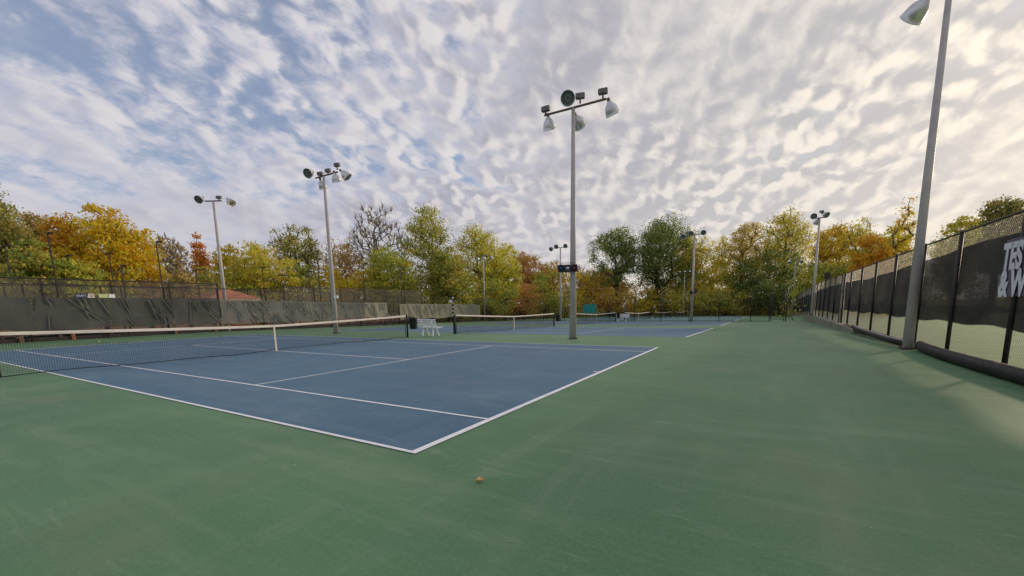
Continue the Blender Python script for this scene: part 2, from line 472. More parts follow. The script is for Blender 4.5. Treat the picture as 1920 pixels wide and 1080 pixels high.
o = m.build('grass_bank', M_GRASS); o['kind'] = 'structure'; o['label'] = 'pale dry grass beyond the right-hand fence'

W = 0.05
def court(y0, idx):
    names = ['nearest blue tennis court', 'second blue tennis court behind the central pole', 'third blue court in front of the cross fence',
             'fourth blue court just beyond the cross fence', 'fifth blue court far down the row', 'farthest blue court under the trees']
    m = MB()
    z = lambda y: gz(y) + 0.004
    m.sheet([[(-23.77, y0, z(y0)), (0, y0, z(y0))], [(-23.77, y0 + 10.97, z(y0 + 10.97)), (0, y0 + 10.97, z(y0 + 10.97))]])
    c = m.build('tennis_court', M_BLUE); c['kind'] = 'structure'; c['label'] = names[idx] + ' with white lines'
    def line(nm, xa, ya, xb, yb):
        q = MB(); zz = lambda y: gz(y) + 0.0085
        q.sheet([[(xa, y0 + ya, zz(y0 + ya)), (xb, y0 + ya, zz(y0 + ya))], [(xa, y0 + yb, zz(y0 + yb)), (xb, y0 + yb, zz(y0 + yb))]])
        q.build(nm, M_LINE, c)
    b = 0.055
    line('baseline', -0.085, 0, 0.0, 10.97); line('baseline', -23.77, 0, -23.685, 10.97)
    for ya in (0.0, 1.37 - W / 2, 9.60 - W / 2, 10.97 - W):
        line('sideline', -23.685, ya, -0.085, ya + W)
    for x in (-5.485, -18.285):
        line('service_line', x - W / 2, 1.37 + W / 2, x + W / 2, 5.485 - W / 2)
        line('service_line', x - W / 2, 5.485 + W / 2, x + W / 2, 9.60 - W / 2)
        # the T itself belongs to the centre line
    line('center_line', -18.285 - W / 2, 5.485 - W / 2, -5.485 + W / 2, 5.485 + W / 2)
    line('center_mark', -0.20, 5.485 - W / 2, -0.085, 5.485 + W / 2)
    line('center_mark', -23.685, 5.485 - W / 2, -23.57, 5.485 + W / 2)
for i in range(6):
    court(16.45 * i, i)

# low retaining wall under the right fence, and the little ramp beside it
wt = lambda y: -0.01 if y < 44 else -0.01 - 0.0265 * (y - 44)
m = MB()
ys = [22.5, 30, 37, 44, 58, 72, 86, 98]
m.sheet([[(6.46, y, gz(y) - .02), (6.44, y, wt(y) - .02), (6.47, y, wt(y)), (6.93, y, wt(y))] for y in ys])
m.sheet([[(6.46, 22.5, -0.25), (6.46, 22.5, -0.012)], [(6.93, 22.5, -0.25), (6.93, 22.5, -0.012)]])
wall = m.build('retaining_wall', M_CONC)
tag(wall, 'low weathered concrete wall along the foot of the right fence', 'wall')
m = MB()
z0 = gz(47)
m.add([(5.35, 46.9, z0 + .006), (6.43, 47.0, z0 + .006), (6.43, 56, gz(56) + .42), (5.5, 56, gz(56) + .40), (5.35, 46.9, z0 - .1), (6.43, 47.0, z0 - .1), (6.43, 56, z0 - .4), (5.5, 56, z0 - .4)],
      [(0, 1, 2, 3), (0, 3, 7, 4), (3, 2, 6, 7)])
rp = m.build('ramp', M_GREEN); tag(rp, 'small green ramp against the concrete wall by the end gate', 'ramp')

# ------------------------------------------------------------------ chain-link and fences
def link_mesh_between(path, h, pitch, r, name, material, parent, off=0.0, z_lo=0.0):
    """path: list of (x, y, z) along the foot; two sets of crossing diagonal wires"""
    P = np.array(path, float); seg = np.linalg.norm(np.diff(P[:, :2], axis=0), axis=1)
    S = np.concatenate([[0], np.cumsum(seg)]); L = S[-1]
    def at(s): return np.stack([np.interp(s, S, P[:, i]) for i in range(3)], 1)
    out0, out1 = [], []
    H = h - z_lo
    start = np.arange(-H, L, pitch)
    dirn = (P[-1, :2] - P[0, :2]) / max(np.linalg.norm(P[-1, :2] - P[0, :2]), 1e-6)
    nrm = np.array([-dirn[1], dirn[0], 0.0])
    K = 4
    for sgn in (1, -1):
        for k in range(K):
            a = start + H * k / K; b = start + H * (k + 1) / K
            za = np.full_like(a, z_lo + H * (k / K if sgn > 0 else 1 - k / K)); zb = np.full_like(a, z_lo + H * ((k + 1) / K if sgn > 0 else 1 - (k + 1) / K))
            a2 = np.clip(a, 0, L); b2 = np.clip(b, 0, L); ok = (b2 - a2) > 1e-4
            fa = (a2 - a) / (b - a); fb = (b2 - a) / (b - a)
            pa = at(a2[ok]); pb = at(b2[ok])
            pa[:, 2] += (za + (zb - za) * fa)[ok]; pb[:, 2] += (za + (zb - za) * fb)[ok]
            sh = nrm * (off + 0.002 * sgn)
            out0.append(pa + sh); out1.append(pb + sh)
    V, F = strands(np.concatenate(out0), np.concatenate(out1), r)
    return link_mesh(name, fast_mesh(name, V, F), material, parent, 'stuff')

# right-hand fence, black, ten foot high
ft = lambda y: (0.02 if y < 22 else wt(y) + 0.005)
rf = thing('chain_link_fence', 'long black chain-link fence down the right side with a dark windscreen', 'fence', (6.8, 0, 0))
POSTH = 2.93
post_ys = [-3.4, -0.36, 2.67, 5.70, 8.75, 11.76, 14.5, 17.75, 20.97, 24.1, 27.2, 29.45, 30.5, 33.4, 36.4, 39.4, 42.4, 45.4, 48.4] + [51.4 + 3 * k for k in range(16)]
for y in post_ys:
    MB().tube([(0, y, ft(y) - .25), (0, y, ft(y) + POSTH)], 0.042, 10).lathe([(0.001, .05), (.03, .04), (.048, .0)], 10, (0, y, ft(y) + POSTH)).build('post', M_BLACK, rf, True)
ry = [-3.4, 8.75, 22, 44, 70, 97]
MB().tube([(0, y, ft(y) + POSTH) for y in ry], 0.024, 8).build('top_rail', M_BLACK, rf, True)
MB().tube([(0.03, y, ft(y) + .05) for y in ry], 0.008, 6).build('bottom_wire', M_TRIM, rf, True)
link_mesh_between([(0, y, ft(y)) for y in (1.0, 8.75, 22, 30)], POSTH, 0.072, 0.0028, 'chain_link', M_WIRET, rf, off=-0.095)
link_mesh_between([(0, y, ft(y)) for y in (30, 44, 70, 97)], POSTH, 0.15, 0.0042, 'chain_link', M_WIRET, rf, off=-0.095)
# cross rails of the walk gate in it
for ya, yb in ((29.45, 30.5), (27.2, 29.45), (30.5, 33.4)):
    MB().tube([(0, ya, ft(ya) + 1.45), (0, yb, ft(yb) + 1.45)], 0.02, 6).build('cross_rail', M_BLACK, rf, True)
MB().box((0.0, 29.98, 1.45), (.03, .86, 2.8)).build('gate_gap_light', M_CONC, rf)  # tan panel stands in for light passing through the gate gap
for z in (0.75, 1.9):
    MB().box((-.03, 29.98, z), (.05, .95, .07)).build('gate_hinge_bar', M_BLACK, rf)

def screen(name, label, ya, yb, zt, zb, material, x, rz_noise, cat='windscreen', group=None):
    m = MB(); n = max(4, int((yb - ya) / 0.3)); rows = []
    for i in range(n + 1):
        y = ya + (yb - ya) * i / n
        t0, b0 = zt(y), zb(y); r = []
        for j in range(9):
            f = j / 8; z = b0 + (t0 - b0) * f
            w = 0.030 * math.sin(y * 2.06 + f * 2) * (1 - f) + 0.016 * math.sin(y * 5.3 - f * 5 + rz_noise) + 0.012 * math.sin(y * 9.1 + f * 3)
            r.append((x + 0.03 + abs(w), y, z))
        rows.append(r)
    o = m.sheet(rows).build(name, material, None, True)
    tag(o, label, cat, group)
    return o
wob = lambda y, a=.05: a * math.sin(y * 2.06 + .6) + a * .5 * math.sin(y * .7)
def stop(y):
    pts = [(0, 2.62), (8.7, 2.60), (11.7, 2.57), (14.5, 2.50), (17.8, 2.42), (21, 2.34), (24, 2.33), (27, 2.38), (30, 2.42), (33.4, 2.40), (40, 2.30), (46, 2.22), (60, 2.3), (97, 2.3)]
    return float(np.interp(y, [p[0] for p in pts], [p[1] for p in pts])) + (ft(y) if y > 22 else 0)
SG = 'black windscreens on the right fence'
screen('windscreen', 'black mesh windscreen nearest the camera, hung on the right fence up to the tan-lit gate', 1.2, 29.35, lambda y: stop(y) + .02 * math.sin(y * 1.3),
       lambda y: ft(y) + .76 + wob(y, .03), M_SCREENB, 6.80, 0.3, group=SG)
nw = bpy.data.objects['windscreen']
m = MB(); rows = []
for i in range(95):
    y = 1.2 + .3 * i
    if y > 29.3: break
    b0 = ft(y) + .76 + wob(y, .03); w = abs(.030 * math.sin(y * 2.06) + .016 * math.sin(y * 5.3 + .3) + .012 * math.sin(y * 9.1))
    rows.append([(6.80 + .022 + w * .9, y, b0 - .01), (6.80 + .020 + w * .7, y, b0 + .20), (6.80 + .022 + w * .5, y, b0 + .42 + .012 * math.sin(y * 1.9))])
m.sheet(rows).build('hem_band', M_HEM, nw, True)
screen('windscreen', 'black mesh windscreen between the tan-lit gate and the far pale pole', 30.6, 46.3, lambda y: stop(y) + .03 * math.sin(y * .9),
       lambda y: ft(y) + .50 + wob(y, .05), M_SCREENB, 6.80, 1.3, group=SG)
screen('windscreen', 'farthest black mesh windscreen on the right fence beyond the cross fence', 46.7, 97, lambda y: stop(y) + .03 * math.sin(y * .9),
       lambda y: ft(y) + .42 + wob(y, .05), M_SCREENB, 6.80, 2.3, group=SG)

# drain pipe / foam roll lying along the fence foot
pp = [(6.50, 2.0), (6.48, 5.0), (6.44, 7.0), (6.37, 8.8), (6.36, 10.4), (6.42, 11.8), (6.50, 12.58)]
m = MB(); m.tube([(x, y, 0.125 + .006 * math.sin(y * 3)) for x, y in pp], 0.125, 16)
tag(m.build('foam_roll', M_PIPE, None, True), 'thick black water roller lying along the fence in front of the pole', 'foam roll')
m = MB(); pts = [(6.36, 13.2), (6.30, 15), (6.28, 17), (6.30, 19), (6.36, 21), (6.50, 22.9)]
r2 = thing('foam_roll', 'flattened black foam roll with paler top lying past the near right pole', 'foam roll', (0, 0, 0))
m.tube([(x, y, 0.10) for x, y in pts], 0.10, 14).build('roll', M_PIPE, r2, True)
m = MB(); m.sheet([[(x - .07, y, .178), (x, y, .207), (x + .09, y, .160)] for x, y in pts]).build('pale_top', M_PIPETOP, r2, True)  # thin paler sheet along the top of the roll
# strip of leaves and dirt between roll and fence
m = MB(); rows = []
for k in range(60):
    y = 3 + k * .4
    rows.append([(6.52, y, .012), (6.66 + .04 * math.sin(k), y, .035 + .03 * random.random()), (6.9, y, .02)])
o = m.sheet(rows).build('leaf_drift', M_LITTER); o['kind'] = 'stuff'; o['label'] = 'brown leaf litter drifted along the fence foot'

# banner with big white letters
def text_mesh(body, size, name, material, parent, place, extrude=0.004, squash=1.0):
    cu = bpy.data.curves.new(name, 'FONT'); cu.body = body; cu.size = size; cu.extrude = extrude; cu.offset = size * (0.045 if size > .3 else 0.01)
    cu.space_character = 0.92
    to = bpy.data.objects.new(name + '_src', cu); COL.objects.link(to)
    dg = bpy.context.evaluated_depsgraph_get()
    me = bpy.data.meshes.new_from_object(to.evaluated_get(dg))
    bpy.data.objects.remove(to)
    for v in me.vertices:
        v.co = Vector(place(v.co.x * squash, v.co.y, v.co.z))
    me.materials.clear(); me.materials.append(material); me.name = name
    o = bpy.data.objects.new(name, me); COL.objects.link(o); o.parent = parent
    return o
bn = thing('banner', 'dark vinyl banner with big white TES & W letters at the right edge', 'banner', (6.725, 9.17, 1.40))
m = MB(); m.sheet([[(.012 * math.sin(k * .9), -k * .08, 0), (.012 * math.sin(k * .9 + .5), -k * .08, .53), (.012 * math.sin(k * .9 + 1), -k * .08, 1.06)] for k in range(17)])
m.build('vinyl_sheet', M_BANNER, bn, True)
for body, size, z, w in (('TES', .66, .52, .74), ('& W', .66, .02, .80)):
    text_mesh(body, size, 'lettering', M_LETTER, bn, lambda x, y, e, z=z: (-.022 - e * .3, -.03 - x, z + y), squash=w)

# cross fence between the third and the fourth court
FY = 46.4; fz = gz(FY)
cf = thing('chain_link_fence', 'tall black chain-link fence crossing between the third and fourth courts', 'fence', (0, FY, fz))
for k in range(10):
    x = -1.36 - 2.94 * k
    MB().tube([(x, 0, -.2), (x, 0, 3.06)], 0.034, 8).build('post', M_BLACK, cf, True)
for x in (1.55, 3.17):
    MB().tube([(x, 0, -.2), (x, 0, 3.08)], 0.036, 8).build('post', M_BLACK, cf, True)
MB().tube([(-30.6, 0, 3.05), (3.17, 0, 3.05)], 0.02, 6).build('top_rail', M_BLACK, cf, True)
MB().tube([(-30.6, 0, .05), (3.17, 0, .05)], 0.028, 6).build('bottom_rail', M_BLACK, cf, True)
link_mesh_between([(-30.6, 0, 0.05), (3.17, 0, 0.05)], 3.0, 0.16, 0.0022, 'chain_link', M_WIREB, cf)
gt = thing('gate', 'open black framed walk gate at the right end of the cross fence', 'gate', (3.30, FY, fz))
for x in (0.0, 1.08): MB().tube([(x, 0, -.05), (x, 0, 3.05)], 0.028, 8).build('stile', M_BLACK, gt, True)
MB().tube([(1.25, 0, -.2), (1.25, 0, 3.15)], 0.045, 8).build('post', M_BLACK, gt, True)
for z in (.22, 2.2, 3.02): MB().tube([(0, 0, z), (1.08, 0, z)], 0.02, 6).build('rail', M_BLACK, gt, True)
link_mesh_between([(0, 0, .22), (1.08, 0, .22)], 2.8, 0.12, 0.003, 'chain_link', M_WIREB, gt)

# far end fence behind the last court
EY = 98.2; ez = gz(EY)
ef = thing('chain_link_fence', 'far end chain-link fence with a low dark screen, below the trees', 'fence', (0, EY, ez))
for k in range(13):
    x = 6.4 - 3.05 * k
    MB().tube([(x, 0, -.2), (x, 0, 3.05)], 0.03, 6).build('post', M_BLACK, ef, True)
MB().tube([(-30.6, 0, 3.05), (6.4, 0, 3.05)], 0.022, 6).build('top_rail', M_BLACK, ef, True)
link_mesh_between([(-30.6, 0, 0), (6.4, 0, 0)], 3.05, 0.25, 0.004, 'chain_link', M_WIREB, ef)

# ------------------------------------------------------------------ back fence on the left and its worn windscreens
BX = -30.6
bf = thing('chain_link_fence', 'long chain-link fence behind the left baselines carrying worn green windscreens', 'fence', (BX, 0, 0))
bys = [-6 + 3.05 * k for k in range(18)]
bz = lambda y: gz(y)
for y in bys:
    MB().tube([(-.05, y, bz(y) - .2), (-.05, y, bz(y) + 3.05)], 0.032, 8).build('post', M_BLACK, bf, True)
MB().tube([(-.05, y, bz(y) + 3.05) for y in (-6, 12, 46)], 0.024, 8).build('top_rail', M_BLACK, bf, True)
link_mesh_between([(-.05, y, bz(y)) for y in (-6, 12, 27.9)], 3.05, 0.14, 0.0028, 'chain_link', M_WIREB, bf)
link_mesh_between([(-.05, y, bz(y)) for y in (29.6, 46)], 3.05, 0.14, 0.0028, 'chain_link', M_WIREB, bf)
for z in (1.4, 2.9):
    MB().tube([(-.05, 27.95, bz(28) + z), (-.05, 29.6, bz(29) + z)], 0.02, 6).build('gate_rail', M_BLACK, bf, True)
for y in (27.95, 28.9, 29.6):
    MB().tube([(-.05, y, bz(y)), (-.05, y, bz(y) + 3.0)], 0.03, 6).build('gate_post', M_BLACK, bf, True)

def tarp(ya, yb, zt0, zt1, zb0, zb1, mi, seed, label):
    rg = random.Random(seed)
    L = yb - ya
    nx, nz = max(14, int(L / .035)), 30
    folds = []
    for k in range(int((5 if mi == 0 else 11) + 5 * L / 3)):
        a0 = rg.random() * L
        top = rg.random() < .72
        ang = rg.uniform(.1, 1.2) if rg.random() < .6 else rg.uniform(-.35, .3)
        folds.append((a0, 1.0 if top else rg.uniform(.2, .8), ang, rg.uniform(.022, .055), rg.uniform(.05, .13), rg.uniform(.35, 1.0)))
    rows, wear = [], []  # wear: paleness per vertex, worn crease and painted fold highlight together
    for i in range(nx + 1):
        f = i / nx; y = ya + L * f
        sag = .05 * math.sin(f * math.pi * (2 + seed % 3)) + .025 * math.sin(f * 17 + seed)
        t0 = zt0 + (zt1 - zt0) * f - .035 * abs(math.sin(f * math.pi * L / 1.5)); b0 = zb0 + (zb1 - zb0) * f + sag
        r = []
        for j in range(nz + 1):
            g = j / nz; z = b0 + (t0 - b0) * g
            wr = 0.0
            d = .025 * math.sin(f * 6.3 + seed) * (1 - g) + .018 * math.sin(f * L * 5.1 + g * 3 + seed)
            dep = (1 - g) * 1.75
            for a0, g0, ang, wd, amp, ln in folds:
                dd = (1 - g) - (1 - g0)
                if dd < -.02 or dd > ln: continue
                u = (y - ya) - (a0 + ang * dd * 1.75)
                e = math.exp(-(u / wd) ** 2) - .6 * math.exp(-((u - wd * 1.7) / wd) ** 2)
                env = min(1, (dd + .02) * 8) * min(1, (ln - dd) * 5)
                d += amp * e * env
                wr = max(wr, math.exp(-(u / (wd * .55)) ** 2) * env)
            r.append((BX + .06 + d, y, z)); wear.append(wr)
        rows.append(r)
    o = MB().sheet(rows).build('windscreen', M_TARP[mi], None, True)
    at = o.data.attributes.new('crease_wear_light', 'FLOAT', 'POINT'); at.data.foreach_set('value', np.array(wear, dtype=np.float32))
    tag(o, label, 'windscreen', 'worn green windscreens on the left back fence')
ed = [(-3.6, 3.32, 2.40, 2.39, .62, .62, 0, 'dark green windscreen at the left edge with one long white crease'),
      (3.38, 6.36, 2.39, 2.38, .60, .62, 0, 'dark green windscreen hanging under the two court signs'),
      (6.42, 9.50, 2.38, 2.34, .62, .58, 0, 'dark green windscreen just right of the two court signs'),
      (9.56, 12.3, 2.34, 2.29, .58, .52, 0, 'grey-green windscreen just left of the pole at the back fence'),
      (12.4, 15.8, 2.29, 2.22, .50, .48, 1, 'creased windscreen with a window frame showing through'),
      (15.88, 19.2, 2.22, 2.15, .48, .46, 1, 'creased windscreen behind the middle strap of the nearest net'),
      (19.25, 22.2, 2.15, 2.06, .46, .50, 1, 'creased windscreen left of the tall pale pole'),
      (22.26, 24.97, 2.06, 2.03, .50, .52, 1, 'crumpled windscreen right of the tall pale pole'),
      (25.02, 27.9, 2.03, 2.01, .52, .56, 2, 'bleached windscreen panel left of the gap in the back fence'),
      (29.65, 33.8, 1.86, 1.82, .16, .16, 2, 'bleached wrinkled windscreen just right of the gap in the back fence'),
      (33.85, 38.4, 1.82, 1.76, .16, .14, 2, 'bleached wrinkled windscreen behind the white bench'),
      (38.45, 44.3, 1.76, 1.68, .14, .12, 2, 'rightmost bleached windscreen of the left back fence')]
for k, (a, b, t0, t1, b0, b1, mi, lb) in enumerate(ed):
    tarp(a, b, t0, t1, b0, b1, mi, 7 + k * 3, lb)

# court sign boards above the screens
s1 = thing('court_sign', 'navy and cream COURT 5 sign above the dark green windscreen', 'sign', (BX + .09, 5.03, 2.345))
MB().box((0, .27, .125), (.012, .54, .25)).build('navy_panel', M_NAVY, s1)
MB().prism([(.50, .008), (.82, .008), (.80, .245), (.57, .245)], .012, lambda x, d, z: (.008 + d, x, z)).build('cream_panel', M_CREAM, s1)
text_mesh('COURT 5', .135, 'lettering', M_WHITE, s1, lambda x, y, e: (.012 + e, .045 + x, .075 + y), .002, .76)
MB().lathe([(.045, 0), (.075, 0), (.075, .004), (.045, .004)], 16, (.021, .69, .125), (1, 0, 0)).build('ring_emblem', M_WOODP, s1)
s2 = thing('court_sign', 'pale green and white sign board right of the COURT 5 sign', 'sign', (BX + .09, 6.02, 2.35))
MB().prism([(0.02, 0), (.40, 0), (.43, .225), (0, .225)], .012, lambda x, d, z: (d, x, z)).build('green_panel', M_PALEGREEN, s2)
MB().prism([(.43, 0), (.74, 0), (.72, .225), (.47, .225)], .012, lambda x, d, z: (d, x, z)).build('white_panel', M_WHITE, s2)

# ------------------------------------------------------------------ raised mesh-walled courts and pavilion behind
def mesh_court(x0, x1, y0, y1, zt, label, tx, ty):
    zb = 0.95 + gz((y0 + y1) / 2)
    H = zt - zb
    c = thing('mesh_walled_court', label, 'court enclosure', (x1, y0, zb))
    wx, ly = x0 - x1, y1 - y0
    per = [(0, 0), (0, ly), (wx, ly), (wx, 0)]
    for k in range(4):
        (ax, ay), (bx, by) = per[k], per[(k + 1) % 4]
        n = max(2, round(math.hypot(bx - ax, by - ay) / 3.05))
        for i in range(n):
            f = i / n; x, y = ax + (bx - ax) * f, ay + (by - ay) * f
            MB().box((x, y, H / 2), (.075, .075, H)).build('post', M_BLACK, c)
        ln = math.hypot(bx - ax, by - ay); a = math.atan2(by - ay, bx - ax)
        for z in (.06, H * .55, H - .05):
            MB().box(((ax + bx) / 2, (ay + by) / 2, z), (ln, .05, .07 if z > H * .8 else .04), a).build('rail', M_BLACK, c)
        link_mesh_between([(ax, ay, 0), (bx, by, 0)], H, 0.11, 0.006, 'wire_mesh', M_WIRET if k % 2 == 0 else M_CAGE, c)
    # deck, skirt boards, legs
    MB().box((wx / 2, ly / 2, -.06), (abs(wx) + .3, ly + .3, .12)).build('deck', M_CONC, c)
    n = int(ly / .16)
    proto = None
    for i in range(n):
        y = -.1 + (ly + .2) * (i + .5) / n
        if proto is None:
            proto = MB().box((0, 0, 0), (.03, .145, .62), bevel=.008).build('skirt_board', M_WOODP, c, loc=(.14, y, -.46))
        else:
            q = proto.copy(); q.location = (.14, y, -.46 + .01 * math.sin(i * 3.7)); COL.objects.link(q)
    for i in range(int(ly / 2.4)):
        MB().box((.22, i * 2.4 + .6, -.5), (.12, .14, .95)).build('leg', M_WOOD, c)
mesh_court(-44.6, -35.3, -5.0, 14.5, 3.68, 'black framed mesh-walled raised court behind the left windscreens', 0, 0)
mesh_court(-44.6, -35.3, 20.0, 38.2, 3.57, 'black framed mesh-walled raised court right of the red roof', 0, 0)

FL = 'black floodlight posts of the mesh-walled courts'
def court_light(x, y, h, lab, arm=.55, both=True):
    t = thing('floodlight_post', lab, 'floodlight post', (x, y, gz(y)), 0, FL)
    MB().tube([(0, 0, 0), (0, 0, h)], .04, 8).build('pole', M_DARKWOOD, t, True)
    MB().tube([(-.05, 0, h - .02), (arm, 0, h + .02)], .035, 6).build('arm', M_BLACK, t, True)
    MB().box((arm, 0, h + .02), (.44, .26, .08), 0, 0, .03).build('lamp', M_BLACK, t)
    if both: MB().box((-arm * .7, 0, h + .02), (.40, .26, .08), 0, 0, .03).build('lamp', M_BLACK, t)
for x, y, h, lab in [(-35.0, 5.36, 6.3, 'tall black floodlight post beside the pale green bush'),
                     (-44.8, 5.2, 6.4, 'black floodlight post at the far left edge of the picture'),
                     (-44.8, 8.39, 6.0, 'black floodlight post left of the light silvery green bush'),
                     (-44.8, 10.9, 6.4, 'black floodlight post below the golden maple'),
                     (-35.0, 8.6, 4.6, 'short black floodlight post right of the light green bushes'),
                     (-35.0, 10.75, 6.4, 'tall black floodlight post in front of the big golden maple'),
                     (-44.8, 17.1, 5.5, 'short black floodlight post behind the bare grey-twigged tree'),
                     (-44.8, 23.5, 6.3, 'black floodlight post in front of the spreading gold and brown tree'),
                     (-44.8, 25.6, 5.6, 'short black floodlight post at the corner of the right mesh court'),
                     (-44.8, 29.0, 6.3, 'black floodlight post left of the tall pale pole'),
                     (-35.0, 23.5, 6.45, 'tall black floodlight post close to the left of the tall pale pole'),
                     (-44.8, 34.4, 6.2, 'thin black floodlight post right of the tall pale pole'),
                     (-35.0, 28.95, 6.5, 'tall black floodlight post in front of the bare tree'),
                     (-35.0, 34.4, 6.6, 'black floodlight post near the right end of the right mesh court')]:
    court_light(x, y, h, lab, .5, x < -40)

pv = thing('pavilion', 'small pavilion with a low red-brown hip roof behind the windscreens', 'building', (-40.2, 17.2, gz(17)))
MB().box((-.2, 0, 1.15), (3.4, 3.6, 2.3)).build('wall', M_WOODP, pv)
ev, rg_ = 2.62, 3.62
rx0, rx1, ry0, ry1 = -2.6, 2.2, -2.3, 2.3
nrow = 7
tg = [((rx0, ry0), (rx1, ry0)), ((rx1, ry0), (rx1, ry1)), ((rx1, ry1), (rx0, ry1)), ((rx0, ry1), (rx0, ry0))]
ridge = {0: ((-.6, 0), (.2, 0)), 1: ((.2, 0), (.2, 0)), 2: ((.2, 0), (-.6, 0)), 3: ((-.6, 0), (-.6, 0))}
for k, (a, b) in enumerate(tg):
    ra, rb = ridge[k]
    for i in range(nrow):
        f0, f1 = i / nrow, (i + 1) / nrow
        P = lambda s, e, f, z: (s[0] + (e[0] - s[0]) * f, s[1] + (e[1] - s[1]) * f, z)
        z0_, z1_ = ev + (rg_ - ev) * f0, ev + (rg_ - ev) * f1
        V = [P(a, ra, f0, z0_ + .03), P(b, rb, f0, z0_ + .03), P(b, rb, f1, z1_), P(a, ra, f1, z1_), P(a, ra, f0, z0_ - .02), P(b, rb, f0, z0_ - .02)]
        MB().add(V, [(0, 1, 2, 3), (4, 5, 1, 0)]).build('shingle_course', M_ROOF, pv)
MB().box((-.2, 0, ev - .08), (4.7, 4.5, .14)).build('fascia', M_TRIM, pv)
MB().box((1.56, .2, .32), (.08, 3.5, .62)).build('brick_plinth', M_BRICK, pv)
for y in (-1.1, .55):
    w = MB()
    for dy in (-.42, .42): w.box((1.56, y + dy, 1.42), (.07, .09, 1.25))
    for dz in (-.6, .6): w.box((1.56, y, 1.42 + dz), (.074, .93, .09))
    fr = w.build('window', M_TRIM, pv)
    w = MB()
    for dy in (-.14, .14): w.box((1.55, y + dy, 1.42), (.04, .03, 1.1))
    for dz in (-.25, .05, .32): w.box((1.552, y, 1.42 + dz), (.036, .75, .03))
    w.build('glazing_bar', M_TRIM, fr)
    MB().box((1.52, y, 1.42), (.03, .78, 1.12)).build('pane', M_GLASS, fr)

# timber things seen under the screens
m = MB()
kb = thing('timber_kerb', 'dark timber kerb boards along the foot of the left back fence', 'kerb', (BX - .2, 0, 0))
for i in range(11):
    y = -5 + 3.05 * i
    MB().box((0, y + 1.5, gz(y + 1.5) + .10), (.10, 3.0, .24), 0, -0.0).build('board', M_DARKWOOD, kb)
def wood_bench(x, y, ln, label, material, rz=rad(90)):
    t = thing('wooden_bench', label, 'bench', (x, y, gz(y) - .05), rz, 'low wooden benches behind the left back fence')
    for dy in (-.13, 0, .13): MB().box((0, dy, .45), (ln, .11, .04), bevel=.008).build('slat', material, t)
    for sx in (-ln / 2 + .15, ln / 2 - .15):
        MB().box((sx, 0, .21), (.08, .34, .42)).build('leg', material, t)
    for z in (.62, .78): MB().box((0, -.2, z), (ln, .03, .10), bevel=.006).build('back_slat', material, t)
    return t
for x, y, ln, lab, mt in [(-31.6, 3.6, 1.9, 'pinkish wooden bench leftmost under the dark windscreens', M_WOODP),
                          (-31.8, 16.6, 2.0, 'wooden bench under the windscreen by the net strap', M_WOODP),
                          (-31.5, 24.6, 1.8, 'brown wooden bench just right of the tall pale pole', M_WOOD),
                          (-31.6, 27.2, 1.8, 'reddish wooden bench left of the fence gap', M_WOOD),
                          (-31.5, 30.4, 1.6, 'reddish wooden bench in the fence gap behind the black bin', M_WOOD)]:
    wood_bench(x, y, ln, lab, mt)
def stake(y, lab, mt, h=.62):
    o = MB().box((0, 0, h / 2), (.13, .16, h), 0, 0, .01).build('wooden_post', mt, None, loc=(BX - .12, y, gz(y)))
    tag(o, lab, 'post', 'short wooden posts along the left back fence')
stake(2.78, 'short brown wooden post under the leftmost windscreen', M_WOOD)
stake(4.75, 'short orange wooden post near the yellow tennis ball', M_BRICK)
stake(9.6, 'short wooden post right of the yellow tennis ball', M_WOOD)
stake(12.0, 'short wooden post at the foot of the left lamp pole', M_WOOD)
kd = thing('brick_kerb', 'strip of orange bricks under the windscreen beside the net strap', 'brick kerb', (BX - .25, 0, 0))
pb = None
for i in range(13):
    y = 13.1 + i * .225
    for r in range(2):
        if pb is None: pb = MB().box((0, 0, 0), (.10, .21, .085), bevel=.008).build('brick', M_BRICK, kd, loc=(0, y, gz(y) + .28))
        else:
            q = pb.copy(); q.location = (0, y + (.11 if r else 0), gz(y) + .28 + .1 * r); COL.objects.link(q)

# ------------------------------------------------------------------ light poles
def lamp(parent, pos, aim, d=.53, bright=False):
    p = Vector(pos); a = Vector(aim).normalized(); R = d / 2
    l = MB().lathe([(.05, -.06), (.075, -.02), (.10, .015), (R * .50, .06), (R * .74, .13), (R * .89, .23), (R * .97, .34), (R, .43), (R * 1.05, .435), (R * 1.05, .45),
                    (R * .97, .45), (R * .9, .33), (R * .75, .2)], 22, p, a).build('lamp', M_ALU, parent, True)
    MB().lathe([(R * .97, .438), (R * .96, .43), (R * .55, .425), (.001, .42)], 22, p, a).build('lens', M_TRIM if bright else M_LENS, l, True)  # bright: cream colour painted in for sunlight inside the bowl
    MB().lathe([(R * .52, .434), (R * .50, .438), (R * .16, .438), (R * .14, .432)], 18, p, a).build('reflector_ring', M_INNER, l, True)
    MB().lathe([(.045, -.16), (.06, -.14), (.06, -.05), (.05, -.04)], 12, p, a).build('socket', M_RUST, l, True)
    return l
def ballast(parent, pos, rz=0.0, rx=0.0):
    b = MB().box(pos, (.36, .18, .19), rz, rx, .025).build('ballast_box', M_BALLAST, parent)
    MB().box((pos[0], pos[1], pos[2] - .17), (.06, .06, .18), rz).build('bracket', M_RUST, b)
PG = 'pale tapered floodlight poles round the courts'
